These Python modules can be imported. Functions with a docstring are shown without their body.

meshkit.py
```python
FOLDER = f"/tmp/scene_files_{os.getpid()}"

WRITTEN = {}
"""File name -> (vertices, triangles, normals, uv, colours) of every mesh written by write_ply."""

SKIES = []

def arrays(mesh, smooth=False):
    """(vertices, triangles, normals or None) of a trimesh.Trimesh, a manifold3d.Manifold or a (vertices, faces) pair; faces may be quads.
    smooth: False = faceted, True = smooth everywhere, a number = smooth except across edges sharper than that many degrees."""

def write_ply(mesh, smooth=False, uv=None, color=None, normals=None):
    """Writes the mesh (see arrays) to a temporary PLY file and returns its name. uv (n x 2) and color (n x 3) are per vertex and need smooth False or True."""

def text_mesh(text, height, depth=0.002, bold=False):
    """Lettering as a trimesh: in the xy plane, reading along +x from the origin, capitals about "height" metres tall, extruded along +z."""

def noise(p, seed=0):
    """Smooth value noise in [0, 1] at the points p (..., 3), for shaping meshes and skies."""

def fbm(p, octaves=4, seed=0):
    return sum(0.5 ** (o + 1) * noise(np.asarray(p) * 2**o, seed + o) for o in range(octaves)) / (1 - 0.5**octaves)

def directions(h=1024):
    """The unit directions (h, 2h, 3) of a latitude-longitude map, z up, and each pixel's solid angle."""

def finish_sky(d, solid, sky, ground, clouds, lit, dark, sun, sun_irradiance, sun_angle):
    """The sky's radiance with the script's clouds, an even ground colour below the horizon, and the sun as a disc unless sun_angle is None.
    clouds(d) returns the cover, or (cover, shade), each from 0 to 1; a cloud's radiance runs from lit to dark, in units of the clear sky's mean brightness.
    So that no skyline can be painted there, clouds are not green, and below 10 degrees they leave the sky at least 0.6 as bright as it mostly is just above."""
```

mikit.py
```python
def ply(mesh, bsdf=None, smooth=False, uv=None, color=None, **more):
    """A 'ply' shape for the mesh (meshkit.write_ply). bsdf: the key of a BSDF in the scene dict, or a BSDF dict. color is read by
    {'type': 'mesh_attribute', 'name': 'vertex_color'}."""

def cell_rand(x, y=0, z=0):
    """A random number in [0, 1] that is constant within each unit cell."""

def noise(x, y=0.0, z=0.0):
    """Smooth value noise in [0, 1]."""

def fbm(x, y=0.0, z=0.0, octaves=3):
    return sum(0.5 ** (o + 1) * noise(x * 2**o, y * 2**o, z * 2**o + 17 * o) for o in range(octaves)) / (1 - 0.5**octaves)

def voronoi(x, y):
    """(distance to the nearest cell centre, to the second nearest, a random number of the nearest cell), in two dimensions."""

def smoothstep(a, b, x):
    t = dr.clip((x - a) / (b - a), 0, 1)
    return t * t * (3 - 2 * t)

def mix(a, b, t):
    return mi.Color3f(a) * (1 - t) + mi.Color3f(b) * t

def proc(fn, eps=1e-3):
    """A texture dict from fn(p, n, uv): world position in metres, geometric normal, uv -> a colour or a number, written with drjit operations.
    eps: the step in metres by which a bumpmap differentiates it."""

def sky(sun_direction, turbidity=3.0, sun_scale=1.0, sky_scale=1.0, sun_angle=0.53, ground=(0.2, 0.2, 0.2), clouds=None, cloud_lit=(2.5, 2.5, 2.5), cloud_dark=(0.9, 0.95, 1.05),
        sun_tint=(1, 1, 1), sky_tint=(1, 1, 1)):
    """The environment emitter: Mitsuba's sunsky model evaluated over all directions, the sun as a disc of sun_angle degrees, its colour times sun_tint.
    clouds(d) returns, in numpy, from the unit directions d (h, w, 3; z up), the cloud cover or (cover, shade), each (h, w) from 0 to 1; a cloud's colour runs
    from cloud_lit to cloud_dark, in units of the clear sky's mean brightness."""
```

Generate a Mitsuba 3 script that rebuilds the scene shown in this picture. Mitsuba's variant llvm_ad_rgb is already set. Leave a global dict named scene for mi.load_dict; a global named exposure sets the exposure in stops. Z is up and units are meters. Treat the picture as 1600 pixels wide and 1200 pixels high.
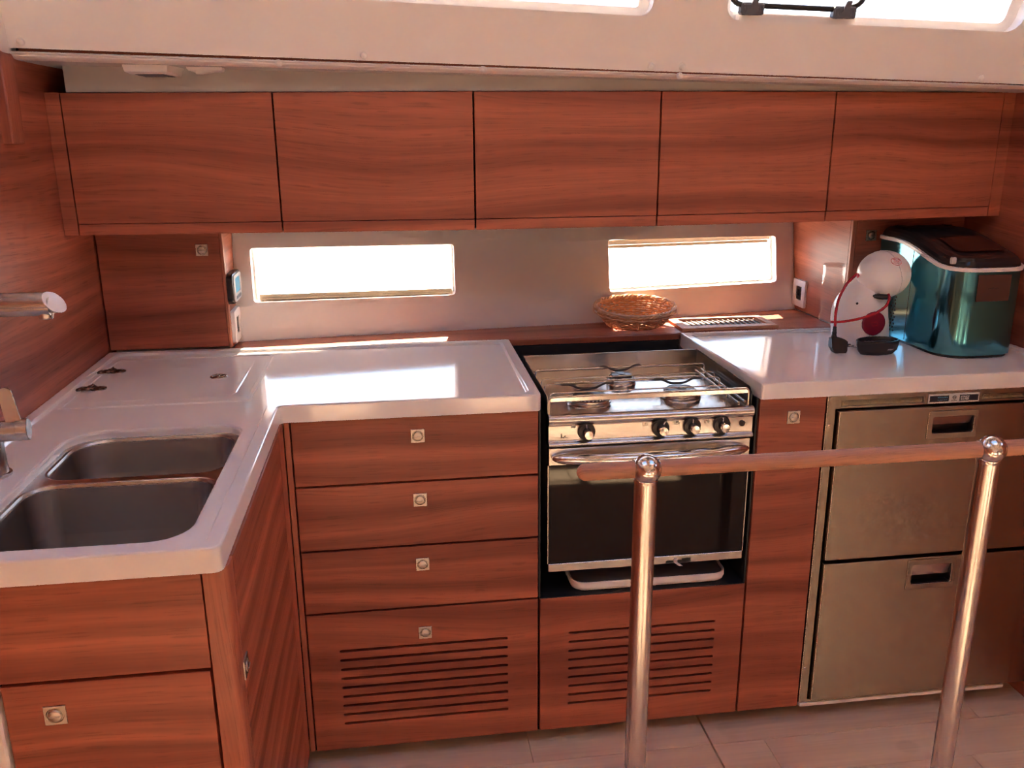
import math, random
import numpy as np
import trimesh
import shapely
from shapely.geometry import Polygon, box as sbox
import manifold3d as m3
import drjit as dr
import mitsuba as mi
import mikit, meshkit

T = mi.ScalarTransform4f
scene, labels = {}, {}
random.seed(7)

# ------------------------------------------------------------------ camera, sky, exposure
CAM = np.array([-0.2966, -1.7805, 1.4356])
YAW, PITCH, ROLL, FPX = 0.1328, 0.2788, -0.0072, 1357.67
_f0 = np.array([math.sin(YAW), math.cos(YAW), 0.0])
_r0 = np.array([math.cos(YAW), -math.sin(YAW), 0.0])
_u0 = np.array([0.0, 0.0, 1.0])
FWD = math.cos(PITCH) * _f0 - math.sin(PITCH) * _u0
_u1 = math.cos(PITCH) * _u0 + math.sin(PITCH) * _f0
UP = -math.sin(ROLL) * _r0 + math.cos(ROLL) * _u1
scene['camera'] = {'type': 'perspective', 'fov': math.degrees(2 * math.atan(800 / FPX)), 'fov_axis': 'x', 'near_clip': 0.02, 'far_clip': 200.0,
                   'to_world': T().look_at(origin=CAM.tolist(), target=(CAM + FWD).tolist(), up=UP.tolist())}
SUN = (0.10, 0.730, 0.676)
scene['sky'] = mikit.sky(SUN, turbidity=3.0, sun_scale=1.6, sky_scale=1.1, ground=(0.70, 0.68, 0.66), sun_tint=(1.0, 0.965, 0.93), sky_tint=(1.0, 0.985, 0.99))
exposure = 4.25

# ------------------------------------------------------------------ materials
def rgb(*c):
    return {'type': 'rgb', 'value': list(c)}
def two(b):
    return {'type': 'twosided', 'bsdf': b}
def pri(color, rough=0.5, spec=0.5, metal=0.0, **k):
    return two({'type': 'principled', 'base_color': color if isinstance(color, dict) else rgb(*color), 'roughness': rough, 'specular': spec, 'metallic': metal, **k})

def wood_tex(flat, tone, dark, light, scale=1.0):
    """veneer with the grain along the long horizontal direction; flat: the grain lies in a horizontal surface"""
    def fn(p, n, uv):
        if flat == 'x':
            a, z = p.x, p.y * 0.9 + p.z * 0.9
        elif flat == 'y':
            a, z = p.y, p.x * 0.9 + p.z * 0.9
        elif flat == 'z':
            a, z = p.z, p.x + p.y
        else:
            a, z = p.x + 0.73 * p.y, p.z
        a = a * scale
        z = z * scale
        warp = (mikit.fbm(a * 1.7 + 3.1, z * 5.0, 2.0, octaves=2) - 0.5) * 0.075
        zz = z + warp
        band = mikit.fbm(a * 0.55, zz * 26.0, 5.0, octaves=3)
        mid = mikit.fbm(a * 2.6 + 9.0, zz * 90.0, 1.0, octaves=2)
        fine = mikit.noise(a * 14.0, zz * 420.0, 4.0)
        pore = mikit.smoothstep(0.74, 0.90, mikit.noise(a * 22.0, zz * 640.0, 8.0))
        t = dr.clip((band - 0.5) * 1.8 + 0.5, 0, 1)
        c = mikit.mix(dark, light, t)
        c = mikit.mix(c, mi.Color3f(tone), 0.35)
        k = 0.87 + 0.20 * mid + 0.16 * (fine - 0.5) - 0.18 * pore
        return c * k
    return mikit.proc(fn)

W_TONE, W_DARK, W_LIGHT = (0.360, 0.109, 0.065), (0.165, 0.043, 0.029), (0.510, 0.170, 0.098)
MATS = {
    'wood': pri(wood_tex(None, W_TONE, W_DARK, W_LIGHT), 0.38, 0.34),
    'wood_shelf': pri(wood_tex('x', W_TONE, W_DARK, W_LIGHT), 0.30, 0.5),
    'wood_upright': pri(wood_tex('z', W_TONE, W_DARK, W_LIGHT), 0.34, 0.45),
    'wood_edge': pri((0.42, 0.155, 0.09), 0.4, 0.4),
    'rail_wood': pri(wood_tex('x', (0.52, 0.265, 0.175), (0.42, 0.195, 0.12), (0.60, 0.33, 0.22), 1.6), 0.38, 0.4),
    'carcass': pri((0.010, 0.006, 0.005), 0.8, 0.1),
    'counter': pri((0.80, 0.775, 0.76), 0.09, 0.7),
    'liner': pri((0.87, 0.80, 0.775), 0.42, 0.35),
    'coach': pri((0.82, 0.78, 0.755), 0.45, 0.3),
    'fascia': pri((0.50, 0.49, 0.48), 0.5, 0.3),
    'white_plastic': pri((0.80, 0.77, 0.75), 0.25, 0.5),
    'white_gloss': pri((0.82, 0.79, 0.78), 0.10, 0.5),
    'grey_plastic': pri((0.45, 0.45, 0.47), 0.4, 0.5),
    'black_plastic': pri((0.014, 0.014, 0.016), 0.30, 0.5),
    'black_matt': pri((0.012, 0.012, 0.013), 0.6, 0.3),
    'black_gloss': pri((0.006, 0.006, 0.007), 0.05, 0.5),
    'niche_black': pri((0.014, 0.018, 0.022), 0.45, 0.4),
    'dark_grey': pri((0.055, 0.058, 0.065), 0.5, 0.4),
    'oven_glass': pri((0.005, 0.005, 0.005), 0.03, 0.42),
    'chrome': two({'type': 'roughconductor', 'material': 'none', 'specular_reflectance': rgb(0.80, 0.77, 0.75), 'alpha': 0.04}),
    'polished': two({'type': 'roughconductor', 'material': 'none', 'specular_reflectance': rgb(0.72, 0.69, 0.67), 'alpha': 0.07}),
    'steel': two({'type': 'roughconductor', 'material': 'none', 'specular_reflectance': rgb(0.62, 0.59, 0.56), 'alpha_u': 0.12, 'alpha_v': 0.12}),
    'sink_steel': two({'type': 'roughconductor', 'material': 'none', 'specular_reflectance': rgb(0.46, 0.45, 0.44), 'alpha': 0.26}),
    'fridge_steel': two({'type': 'roughconductor', 'material': 'none', 'specular_reflectance': rgb(0.44, 0.385, 0.315), 'alpha_u': 0.10, 'alpha_v': 0.34}),
    'fridge_dark': two({'type': 'roughconductor', 'material': 'none', 'specular_reflectance': rgb(0.36, 0.31, 0.27), 'alpha': 0.16}),
    'nickel': two({'type': 'roughconductor', 'material': 'none', 'specular_reflectance': rgb(0.60, 0.54, 0.48), 'alpha': 0.22}),
    'brass_dark': two({'type': 'roughconductor', 'material': 'none', 'specular_reflectance': rgb(0.32, 0.25, 0.21), 'alpha': 0.18}),
    'black_wire': pri((0.03, 0.025, 0.025), 0.35, 0.5),
    'teal': pri((0.11, 0.38, 0.46), 0.09, 0.5, 1.0),
    'smoke': pri((0.016, 0.016, 0.018), 0.08, 0.5),
    'red': pri((0.42, 0.012, 0.028), 0.25, 0.5),
    'maroon': pri((0.22, 0.010, 0.035), 0.35, 0.4),
    'red_print': pri((0.60, 0.12, 0.13), 0.4, 0.3),
    'clear': two({'type': 'principled', 'base_color': rgb(0.9, 0.9, 0.9), 'roughness': 0.1, 'specular': 0.5}),
    'wicker': pri((0.56, 0.28, 0.14), 0.45, 0.4),
    'wicker_pale': pri((0.70, 0.43, 0.26), 0.5, 0.3),
    'vent_wood': pri((0.55, 0.26, 0.15), 0.45, 0.4),
    'cream_plastic': pri((0.74, 0.64, 0.48), 0.5, 0.4),
    'vent_beige': pri((0.55, 0.48, 0.36), 0.5, 0.4),
    'beige_wall': pri((0.80, 0.755, 0.715), 0.5, 0.3),
    'screen_blue': pri((0.10, 0.42, 0.62), 0.15, 0.5),
    'screen_dark': pri((0.012, 0.016, 0.028), 0.12, 0.5),
    'badge': pri((0.085, 0.042, 0.034), 0.25, 0.5),
    'slate': pri((0.15, 0.155, 0.17), 0.5, 0.4),
    'grey_rubber': pri((0.11, 0.12, 0.15), 0.55, 0.4),
    'print_grey': pri((0.50, 0.50, 0.50), 0.5, 0.3),
    'brown_ply': pri((0.16, 0.045, 0.025), 0.6, 0.3),
}
for k, v in MATS.items():
    scene['mat_' + k] = v
scene['mat_pane'] = {'type': 'thindielectric', 'int_ior': 1.5}
scene['mat_tank'] = {'type': 'thindielectric', 'int_ior': 1.5}

def floor_tex(seed):
    def fn(p, n, uv):
        a, b = p.x * 1.0 + seed * 7.3, p.y
        g = mikit.fbm(a * 2.2, b * 26.0, seed * 3.0, octaves=3)
        f = mikit.noise(a * 10.0, b * 240.0, seed)
        knot = mikit.smoothstep(0.80, 0.92, mikit.noise(a * 9.0, b * 22.0, seed + 4.0))
        return mikit.mix((0.74, 0.57, 0.43), (0.90, 0.75, 0.595), g) * (0.95 + 0.08 * f - 0.10 * knot)
    return mikit.proc(fn)
for i in range(3):
    scene['mat_floor%d' % i] = pri(floor_tex(float(i)), 0.32, 0.4)

# ------------------------------------------------------------------ helpers
def num(key):
    if key not in scene and key not in labels:
        return key
    i = 1
    while f'{key}_{i:03d}' in scene or f'{key}_{i:03d}' in labels:
        i += 1
    return f'{key}_{i:03d}'
def tag(key, label=None, cat=None, group=None, kind=None):
    d = labels.setdefault(key, {})
    for n, v in (('label', label), ('category', cat), ('group', group), ('kind', kind)):
        if v:
            d[n] = v
    return key
def thing(name, label, cat, group=None):
    k = num(name)
    tag(k, label, cat, group)
    return k
def M(x):
    return x if x.startswith('mat_') else 'mat_' + x
def obj(name, mesh, mat, label, cat, group=None, smooth=30):
    k = num(name)
    scene[k] = mikit.ply(mesh, M(mat), smooth=smooth)
    tag(k, label, cat, group)
    return k
def part(parent, name, mesh, mat, label=None, smooth=30, kind=None, uv=None):
    k = num(parent + '__' + name)
    scene[k] = mikit.ply(mesh, M(mat), smooth=smooth) if uv is None else mikit.ply(mesh, M(mat), uv=np.asarray(mesh.vertices)[:, uv])
    if label or kind:
        tag(k, label, None, None, kind)
    return k
def struct(name, mesh, mat, smooth=30):
    k = num(name)
    if mesh is not None:
        scene[k] = mikit.ply(mesh, M(mat), smooth=smooth)
    tag(k, None, None, None, 'structure')
    return k
cat = trimesh.util.concatenate
def hull(p):
    return trimesh.convex.convex_hull(np.asarray(p, float))
def bx(x0, x1, y0, y1, z0, z1, r=0.0015):
    """box with chamfered edges"""
    if r <= 0:
        m = trimesh.creation.box((x1 - x0, y1 - y0, z1 - z0))
        m.apply_translation(((x0 + x1) / 2, (y0 + y1) / 2, (z0 + z1) / 2))
        return m
    r = min(r, (x1 - x0) * .45, (y1 - y0) * .45, (z1 - z0) * .45)
    pts = []
    for x, dx in ((x0, 1), (x1, -1)):
        for y, dy in ((y0, 1), (y1, -1)):
            for z, dz in ((z0, 1), (z1, -1)):
                pts += [(x, y + dy * r, z + dz * r), (x + dx * r, y, z + dz * r), (x + dx * r, y + dy * r, z)]
    return hull(pts)
def tube(path, r, sides=10, closed=False, caps=True):
    p = np.asarray(path, float)
    n = len(p)
    rr = np.broadcast_to(np.asarray(r, float), (n,))
    if closed:
        t = np.roll(p, -1, 0) - np.roll(p, 1, 0)
    else:
        t = np.gradient(p, axis=0)
    t /= np.linalg.norm(t, axis=1, keepdims=True) + 1e-12
    a = np.cross(t[0], [0, 0, 1.0] if abs(t[0][2]) < 0.9 else [1.0, 0, 0])
    A = []
    for i in range(n):
        a = a - t[i] * (a @ t[i])
        a = a / (np.linalg.norm(a) + 1e-12)
        A.append(a)
    A = np.array(A)
    B = np.cross(t, A)
    ang = np.arange(sides) * 2 * np.pi / sides
    v = (p[:, None] + rr[:, None, None] * (np.cos(ang)[None, :, None] * A[:, None] + np.sin(ang)[None, :, None] * B[:, None])).reshape(-1, 3)
    f = []
    for i in range(n if closed else n - 1):
        j = (i + 1) % n
        for k in range(sides):
            l = (k + 1) % sides
            f += [(i * sides + k, i * sides + l, j * sides + l), (i * sides + k, j * sides + l, j * sides + k)]
    v = list(v)
    if caps and not closed:
        v += [p[0], p[-1]]
        c0, c1 = len(v) - 2, len(v) - 1
        for k in range(sides):
            l = (k + 1) % sides
            f += [(c0, l, k), (c1, (n - 1) * sides + k, (n - 1) * sides + l)]
    return trimesh.Trimesh(np.array(v), np.array(f), process=False)
def smooth_path(pts, n=8):
    """Catmull-Rom through the points"""
    p = np.asarray(pts, float)
    q = np.vstack([2 * p[0] - p[1], p, 2 * p[-1] - p[-2]])
    out = []
    for i in range(1, len(q) - 2):
        for s in np.arange(n) / n:
            a, b, c, d = q[i - 1], q[i], q[i + 1], q[i + 2]
            out.append(0.5 * ((2 * b) + (c - a) * s + (2 * a - 5 * b + 4 * c - d) * s * s + (3 * b - a - 3 * c + d) * s ** 3))
    out.append(p[-1])
    return np.array(out)
def bend(pts, r=0.01, n=5):
    """polyline with rounded corners"""
    p = [np.asarray(q, float) for q in pts]
    out = [p[0]]
    for a, b, c in zip(p[:-2], p[1:-1], p[2:]):
        d0, d1 = a - b, c - b
        k = min(r, np.linalg.norm(d0) * .45, np.linalg.norm(d1) * .45)
        s, e = b + d0 / np.linalg.norm(d0) * k, b + d1 / np.linalg.norm(d1) * k
        for t in np.linspace(0, 1, n):
            out.append((1 - t) ** 2 * s + 2 * t * (1 - t) * b + t * t * e)
    out.append(p[-1])
    return np.array(out)
def lathe(profile, sides=32, center=(0, 0, 0), axis='z'):
    """profile: (radius, height) pairs"""
    pr = np.asarray(profile, float)
    n = len(pr)
    ang = np.arange(sides) * 2 * np.pi / sides
    v = np.stack([np.outer(pr[:, 0], np.cos(ang)), np.outer(pr[:, 0], np.sin(ang)), np.repeat(pr[:, 1:], sides, 1)], -1).reshape(-1, 3)
    f = []
    for i in range(n - 1):
        for k in range(sides):
            l = (k + 1) % sides
            f += [(i * sides + k, i * sides + l, (i + 1) * sides + l), (i * sides + k, (i + 1) * sides + l, (i + 1) * sides + k)]
    m = trimesh.Trimesh(v, np.array(f), process=False)
    if axis == '-y':
        m.vertices = np.stack([m.vertices[:, 0], -m.vertices[:, 2], m.vertices[:, 1]], -1)
    elif axis == '+y':
        m.vertices = np.stack([-m.vertices[:, 0], m.vertices[:, 2], m.vertices[:, 1]], -1)
    elif axis == '+x':
        m.vertices = np.stack([m.vertices[:, 2], m.vertices[:, 0], m.vertices[:, 1]], -1)
    elif axis == '-x':
        m.vertices = np.stack([-m.vertices[:, 2], -m.vertices[:, 0], m.vertices[:, 1]], -1)
    m.apply_translation(center)
    return m
def rpoly(pts, r, n=6):
    """ring of points with filleted corners (r: one number or one per corner), counter-clockwise"""
    p = np.asarray(pts, float)
    if Polygon(p).exterior.is_ccw is False:
        p = p[::-1]
        r = r if np.isscalar(r) else list(r)[::-1]
    N = len(p)
    rs = np.broadcast_to(np.asarray(r, float), (N,))
    out = []
    for i in range(N):
        b, d0, d1 = p[i], p[i - 1] - p[i], p[(i + 1) % N] - p[i]
        l0, l1 = np.linalg.norm(d0), np.linalg.norm(d1)
        d0, d1 = d0 / l0, d1 / l1
        if rs[i] <= 0:
            out.append(b)
            continue
        h = math.acos(np.clip(d0 @ d1, -1, 1)) / 2
        k = min(rs[i] / math.tan(h), l0 * .49, l1 * .49)
        rad = k * math.tan(h)
        c = b + (d0 + d1) / np.linalg.norm(d0 + d1) * (rad / math.sin(h))
        s, e = b + d0 * k - c, b + d1 * k - c
        a0, a1 = math.atan2(s[1], s[0]), math.atan2(e[1], e[0])
        da = (a1 - a0 + math.pi) % (2 * math.pi) - math.pi
        out += [c + rad * np.array([math.cos(a0 + da * t), math.sin(a0 + da * t)]) for t in np.linspace(0, 1, n)]
    return np.array(out)
def inset(ring, d):
    """the same ring moved inwards by d, vertex for vertex"""
    p = np.asarray(ring, float)
    e = np.roll(p, -1, 0) - p
    nrm = np.stack([-e[:, 1], e[:, 0]], -1) / (np.linalg.norm(e, axis=1, keepdims=True) + 1e-12)
    a, b = np.roll(nrm, 1, 0), nrm
    m = (a + b) / np.maximum(1 + (a * b).sum(1, keepdims=True), 0.15)
    return p + m * d
def strip(r0, z0, r1, z1):
    """wall between two rings of equal length, seen from outside for counter-clockwise rings going up"""
    n = len(r0)
    z0, z1 = np.broadcast_to(z0, n), np.broadcast_to(z1, n)
    v = np.vstack([np.column_stack([r0, z0]), np.column_stack([r1, z1])])
    i = np.arange(n)
    j = (i + 1) % n
    return trimesh.Trimesh(v, np.vstack([np.stack([i, j, j + n], 1), np.stack([i, j + n, i + n], 1)]), process=False)
def cap(outer, holes, z, up=True):
    v, f = trimesh.creation.triangulate_polygon(Polygon(outer, holes), engine='earcut')
    f = np.asarray(f)
    c = np.cross(v[f[:, 1]] - v[f[:, 0]], v[f[:, 2]] - v[f[:, 0]])
    f[c < 0] = f[c < 0][:, ::-1]
    return trimesh.Trimesh(np.column_stack([v, np.full(len(v), z)]), f if up else f[:, ::-1], process=False)
def slab(outer, z0, z1, r=0.002, holes=(), hr=0.0015, bottom=True, steps=2):
    """plate with rounded upper edge; outer and holes are counter-clockwise rings"""
    parts = [strip(outer, z0, outer, z1 - r)]
    last, lz = outer, z1 - r
    for s in range(1, steps + 1):
        a = math.pi / 2 * s / steps
        ring = inset(outer, r * (1 - math.cos(a)))
        z = z1 - r + r * math.sin(a)
        parts.append(strip(last, lz, ring, z))
        last, lz = ring, z
    hs = []
    for h in holes:
        top = inset(h, -hr)
        hs.append(top)
        parts.append(strip(h[::-1], z0, h[::-1], z1 - hr))
        parts.append(strip(h[::-1], z1 - hr, top[::-1], z1))
    parts.append(cap(last, hs, z1))
    if bottom:
        parts.append(cap(outer, list(holes), z0, False))
    return cat(parts)
def to_front(m, y=0.0):
    """a mesh built flat in xy with z up becomes an upright one: its xy is xz and its z points to -y"""
    m = m.copy()
    v = m.vertices
    m.vertices = np.stack([v[:, 0], y - v[:, 2], v[:, 1]], -1)
    return m
def to_left(m, x=0.0):
    """its xy is (y, z), its z points to -x"""
    m = m.copy()
    v = m.vertices
    m.vertices = np.stack([x - v[:, 2], -v[:, 0], v[:, 1]], -1)
    return m
def to_right(m, x=0.0):
    """its xy is (y, z), its z points to +x"""
    m = m.copy()
    v = m.vertices
    m.vertices = np.stack([x + v[:, 2], v[:, 0], v[:, 1]], -1)
    return m
def rect(x0, x1, y0, y1, r=0.0, n=5):
    p = [(x0, y0), (x1, y0), (x1, y1), (x0, y1)]
    return np.array(p) if r <= 0 else rpoly(p, r, n)
def front(x0, x1, z0, z1, th=0.016, y=0.0, r=0.0015, holes=(), corner=0.0):
    """upright panel with its face at y"""
    return to_front(slab(rect(x0, x1, z0, z1, corner), 0, th, r, holes, 0.0008), y + th)
def profile_x(pts, x0, x1):
    """closed (y, z) outline extruded along x"""
    r = np.asarray(pts, float)
    if Polygon(r).exterior.is_ccw is False:
        r = r[::-1]
    m = cat([strip(r, x0, r, x1), cap(r, [], x1), cap(r, [], x0, False)])
    v = m.vertices
    m.vertices = np.stack([v[:, 2], v[:, 0], v[:, 1]], -1)
    return m
def xform(m, mat):
    m = m.copy()
    m.apply_transform(mat)
    return m
def rotz(deg, at=(0, 0, 0)):
    return trimesh.transformations.rotation_matrix(math.radians(deg), [0, 0, 1], at)
def rot(deg, axis, at=(0, 0, 0)):
    return trimesh.transformations.rotation_matrix(math.radians(deg), axis, at)

# ------------------------------------------------------------------ dimensions
XS = 2.50                                   # far bulkhead of the saloon on the right
XL, XR = -1.045, 1.30                       # bulkheads left and right of the galley
YF = -3.2                                   # far side of the cabin, behind the camera
ZR = 1.95                                   # roof lining
ZC0, ZC1 = 0.862, 0.900                     # worktop
def hull_y(x, z):
    return np.interp(x, [-1.05, -0.73, 0.278, 0.956, 1.31], [0.600, 0.626, 0.706, 0.812, 0.865]) + 0.22 * (z - 0.897)
def z_edge(x):
    return 1.611 - 0.0305 * (x + 1.04)      # lower edge of the coachroof side

# ------------------------------------------------------------------ structure
# floor: laid boards with open joints over a dark base
fl = struct('floor', cat([bx(XL - .02, XR + .02, YF - .02, 0.60, -0.05, -0.012, 0), bx(XR + .02, XS, YF - .02, -0.38, -0.05, -0.012, 0)]), 'carcass')
def seam_rows():
    y, rows = 0.10, []
    for yy in np.arange(-0.0605, YF, -0.125):
        rows.append((yy, y))
        y = yy
    return rows + [(YF, y)]
for ri, (y0, y1) in enumerate(seam_rows()):
    cuts = [[-0.022, 0.42, 1.13], [-0.62, 0.42, 0.553], [-0.30, 0.42, 1.02], [-0.75, 0.10, 0.42, 0.80]][ri % 4]
    xs = [XL] + cuts + [XR] + ([XS] if y1 < -0.40 else [])
    for a, b in zip(xs[:-1], xs[1:]):
        ga = 0.0025 if abs(a - 0.42) < 1e-6 else 0.0006
        gb = 0.0025 if abs(b - 0.42) < 1e-6 else 0.0006
        part(fl, 'plank', bx(a + ga, b - gb, y0 + 0.0006, y1 - 0.0006, -0.012, 0.0, 0.0006), 'floor%d' % random.randrange(3), smooth=False)

# bulkheads
wl = struct('wall_left', bx(XL - .03, XL, YF, 0.75, 0, 1.60, 0), 'wood', False)
part(wl, 'headliner', bx(XL - .03, XL + .001, YF, 0.75, 1.60, 2.02, 0), 'coach', smooth=False)
tb = rpoly([(0.10, 1.425), (0.155, 1.425), (0.168, 1.59), (0.10, 1.60)], [0.004, 0.004, 0.05, 0.0], 6)
struct('trim_1', to_right(slab(tb, 0, 0.020, 0.004), XL), 'wood_upright')
wr = struct('wall_right', cat([bx(XR, XR + .03, -0.39, 0.95, -0.01, 1.60, 0), bx(XR + .031, XS, -0.39, -0.36, -0.01, 1.60, 0)]), 'wood', False)
part(wr, 'headliner', cat([bx(XR - .001, XR + .03, -0.39, 0.95, 1.60, 2.02, 0), bx(XR + .03, XS, -0.39, -0.36, 1.60, 2.02, 0)]), 'coach', smooth=False)
part(wr, 'saloon_end', bx(XS, XS + .03, YF, -0.36, -0.01, 2.02, 0), 'wood', smooth=False)
part(wr, 'saloon_door', bx(XS - .02, XS, -2.85, -2.25, 0.0, 1.85, 0.004), 'beige_wall')
wf = struct('wall_front', bx(XL, XS, YF - .03, YF, -0.01, 2.02, 0), 'beige_wall', False)

# hull liner behind the worktop, two long windows cut through it
HX = np.array([-1.045, -0.73, -0.62, -0.30, 0.0, 0.278, 0.50, 0.72, 0.956, 1.30])
WIN = [(-0.690, -0.128, 1.012, 1.152, 0.995, 1.143), (0.336, 0.900, 0.982, 1.133, 0.980, 1.127)]
def on_hull(ring, off=0.0):
    """(x, z) ring to points on the hull liner; off: how far outboard"""
    r = np.asarray(ring, float)
    return np.column_stack([r[:, 0], hull_y(r[:, 0], r[:, 1]) + off, r[:, 1]])
def dense(ring, step=0.04):
    out = []
    for a, b in zip(ring, np.roll(ring, -1, 0)):
        n = max(1, int(np.linalg.norm(b - a) / step))
        out += [a + (b - a) * t for t in np.arange(n) / n]
    return np.array(out)
win_rings = []
for x0, x1, *_z in WIN:
    za0, zb0, za1, zb1 = (_z[0], _z[1], _z[2], _z[3])
    win_rings.append(dense(rpoly([(x0 + .004, za0 - .014), (x1, za1), (x1, zb1 - .006), (x0, zb0 - .008)] if x0 < 0 else [(x0, za0), (x1, za1 + .002), (x1, zb1 - .003), (x0, zb0 + .002)], 0.010, 5)))
def hull_panel(x0, x1, z0, z1, holes, th):
    outer = dense(rect(x0, x1, z0, z1), 0.05)
    v, f = trimesh.creation.triangulate_polygon(Polygon(outer, holes), engine='earcut')
    def lay(off):
        return np.column_stack([v[:, 0], hull_y(v[:, 0], v[:, 1]) + off, v[:, 1]])
    f = np.asarray(f)
    c = np.cross(v[f[:, 1]] - v[f[:, 0]], v[f[:, 2]] - v[f[:, 0]])
    f[c < 0] = f[c < 0][:, ::-1]
    ms = [trimesh.Trimesh(lay(0), f, process=False), trimesh.Trimesh(lay(th), f[:, ::-1], process=False)]
    for ring, s in [(outer, 1)] + [(h, -1) for h in holes]:
        a, b = on_hull(ring, 0), on_hull(ring, th)
        n = len(a)
        i = np.arange(n)
        j = (i + 1) % n
        q = np.vstack([np.stack([i, i + n, j + n], 1), np.stack([i, j + n, j], 1)])
        ms.append(trimesh.Trimesh(np.vstack([a, b]), q if s > 0 else q[:, ::-1], process=False))
    return cat(ms)
wb = struct('wall_back', hull_panel(-0.733, 0.958, 0.8790, 1.262, win_rings, 0.030), 'liner', 20)
# the hull outside it
part(wb, 'hull_shell', cat([bx(XL - .03, XR + .03, 0.56, 0.575, -0.02, 0.868, 0), bx(XL - .03, XR + .03, 0.542, 1.0, 0.868, 0.8785, 0), hull_panel(XL - .03, -0.733, 0.878, 1.27, [], 0.03), hull_panel(0.958, XR + .03, 0.878, 1.27, [], 0.03),
     hull_panel(XL - .03, XR + .03, 1.262, 1.66, [], 0.03)]), 'liner', smooth=20)
for i, ring in enumerate(win_rings):
    w = struct('window_%d' % (i + 1), None, None)
    # outer frame moulding and the pane
    inn = inset(ring, 0.0055)
    a, b = on_hull(inset(ring, -0.004), 0.030), on_hull(inn, 0.034)
    n = len(a)
    k = np.arange(n)
    j = (k + 1) % n
    q = np.vstack([np.stack([k, k + n, j + n], 1), np.stack([k, j + n, j], 1)])
    c2 = on_hull(inn, 0.060)
    fr = cat([trimesh.Trimesh(np.vstack([a, b]), q[:, ::-1], process=False), trimesh.Trimesh(np.vstack([b, c2]), q[:, ::-1], process=False),
              trimesh.Trimesh(np.vstack([c2, on_hull(inset(ring, -0.02), 0.058)]), q[:, ::-1], process=False)])
    part(w, 'frame', fr, 'white_plastic', smooth=20)
    v, f = trimesh.creation.triangulate_polygon(Polygon(inset(inn, 0.001)), engine='earcut')
    part(w, 'pane', trimesh.Trimesh(np.column_stack([v[:, 0], hull_y(v[:, 0], v[:, 1]) + 0.046, v[:, 1]]), f, process=False), 'pane', smooth=False)
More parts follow.
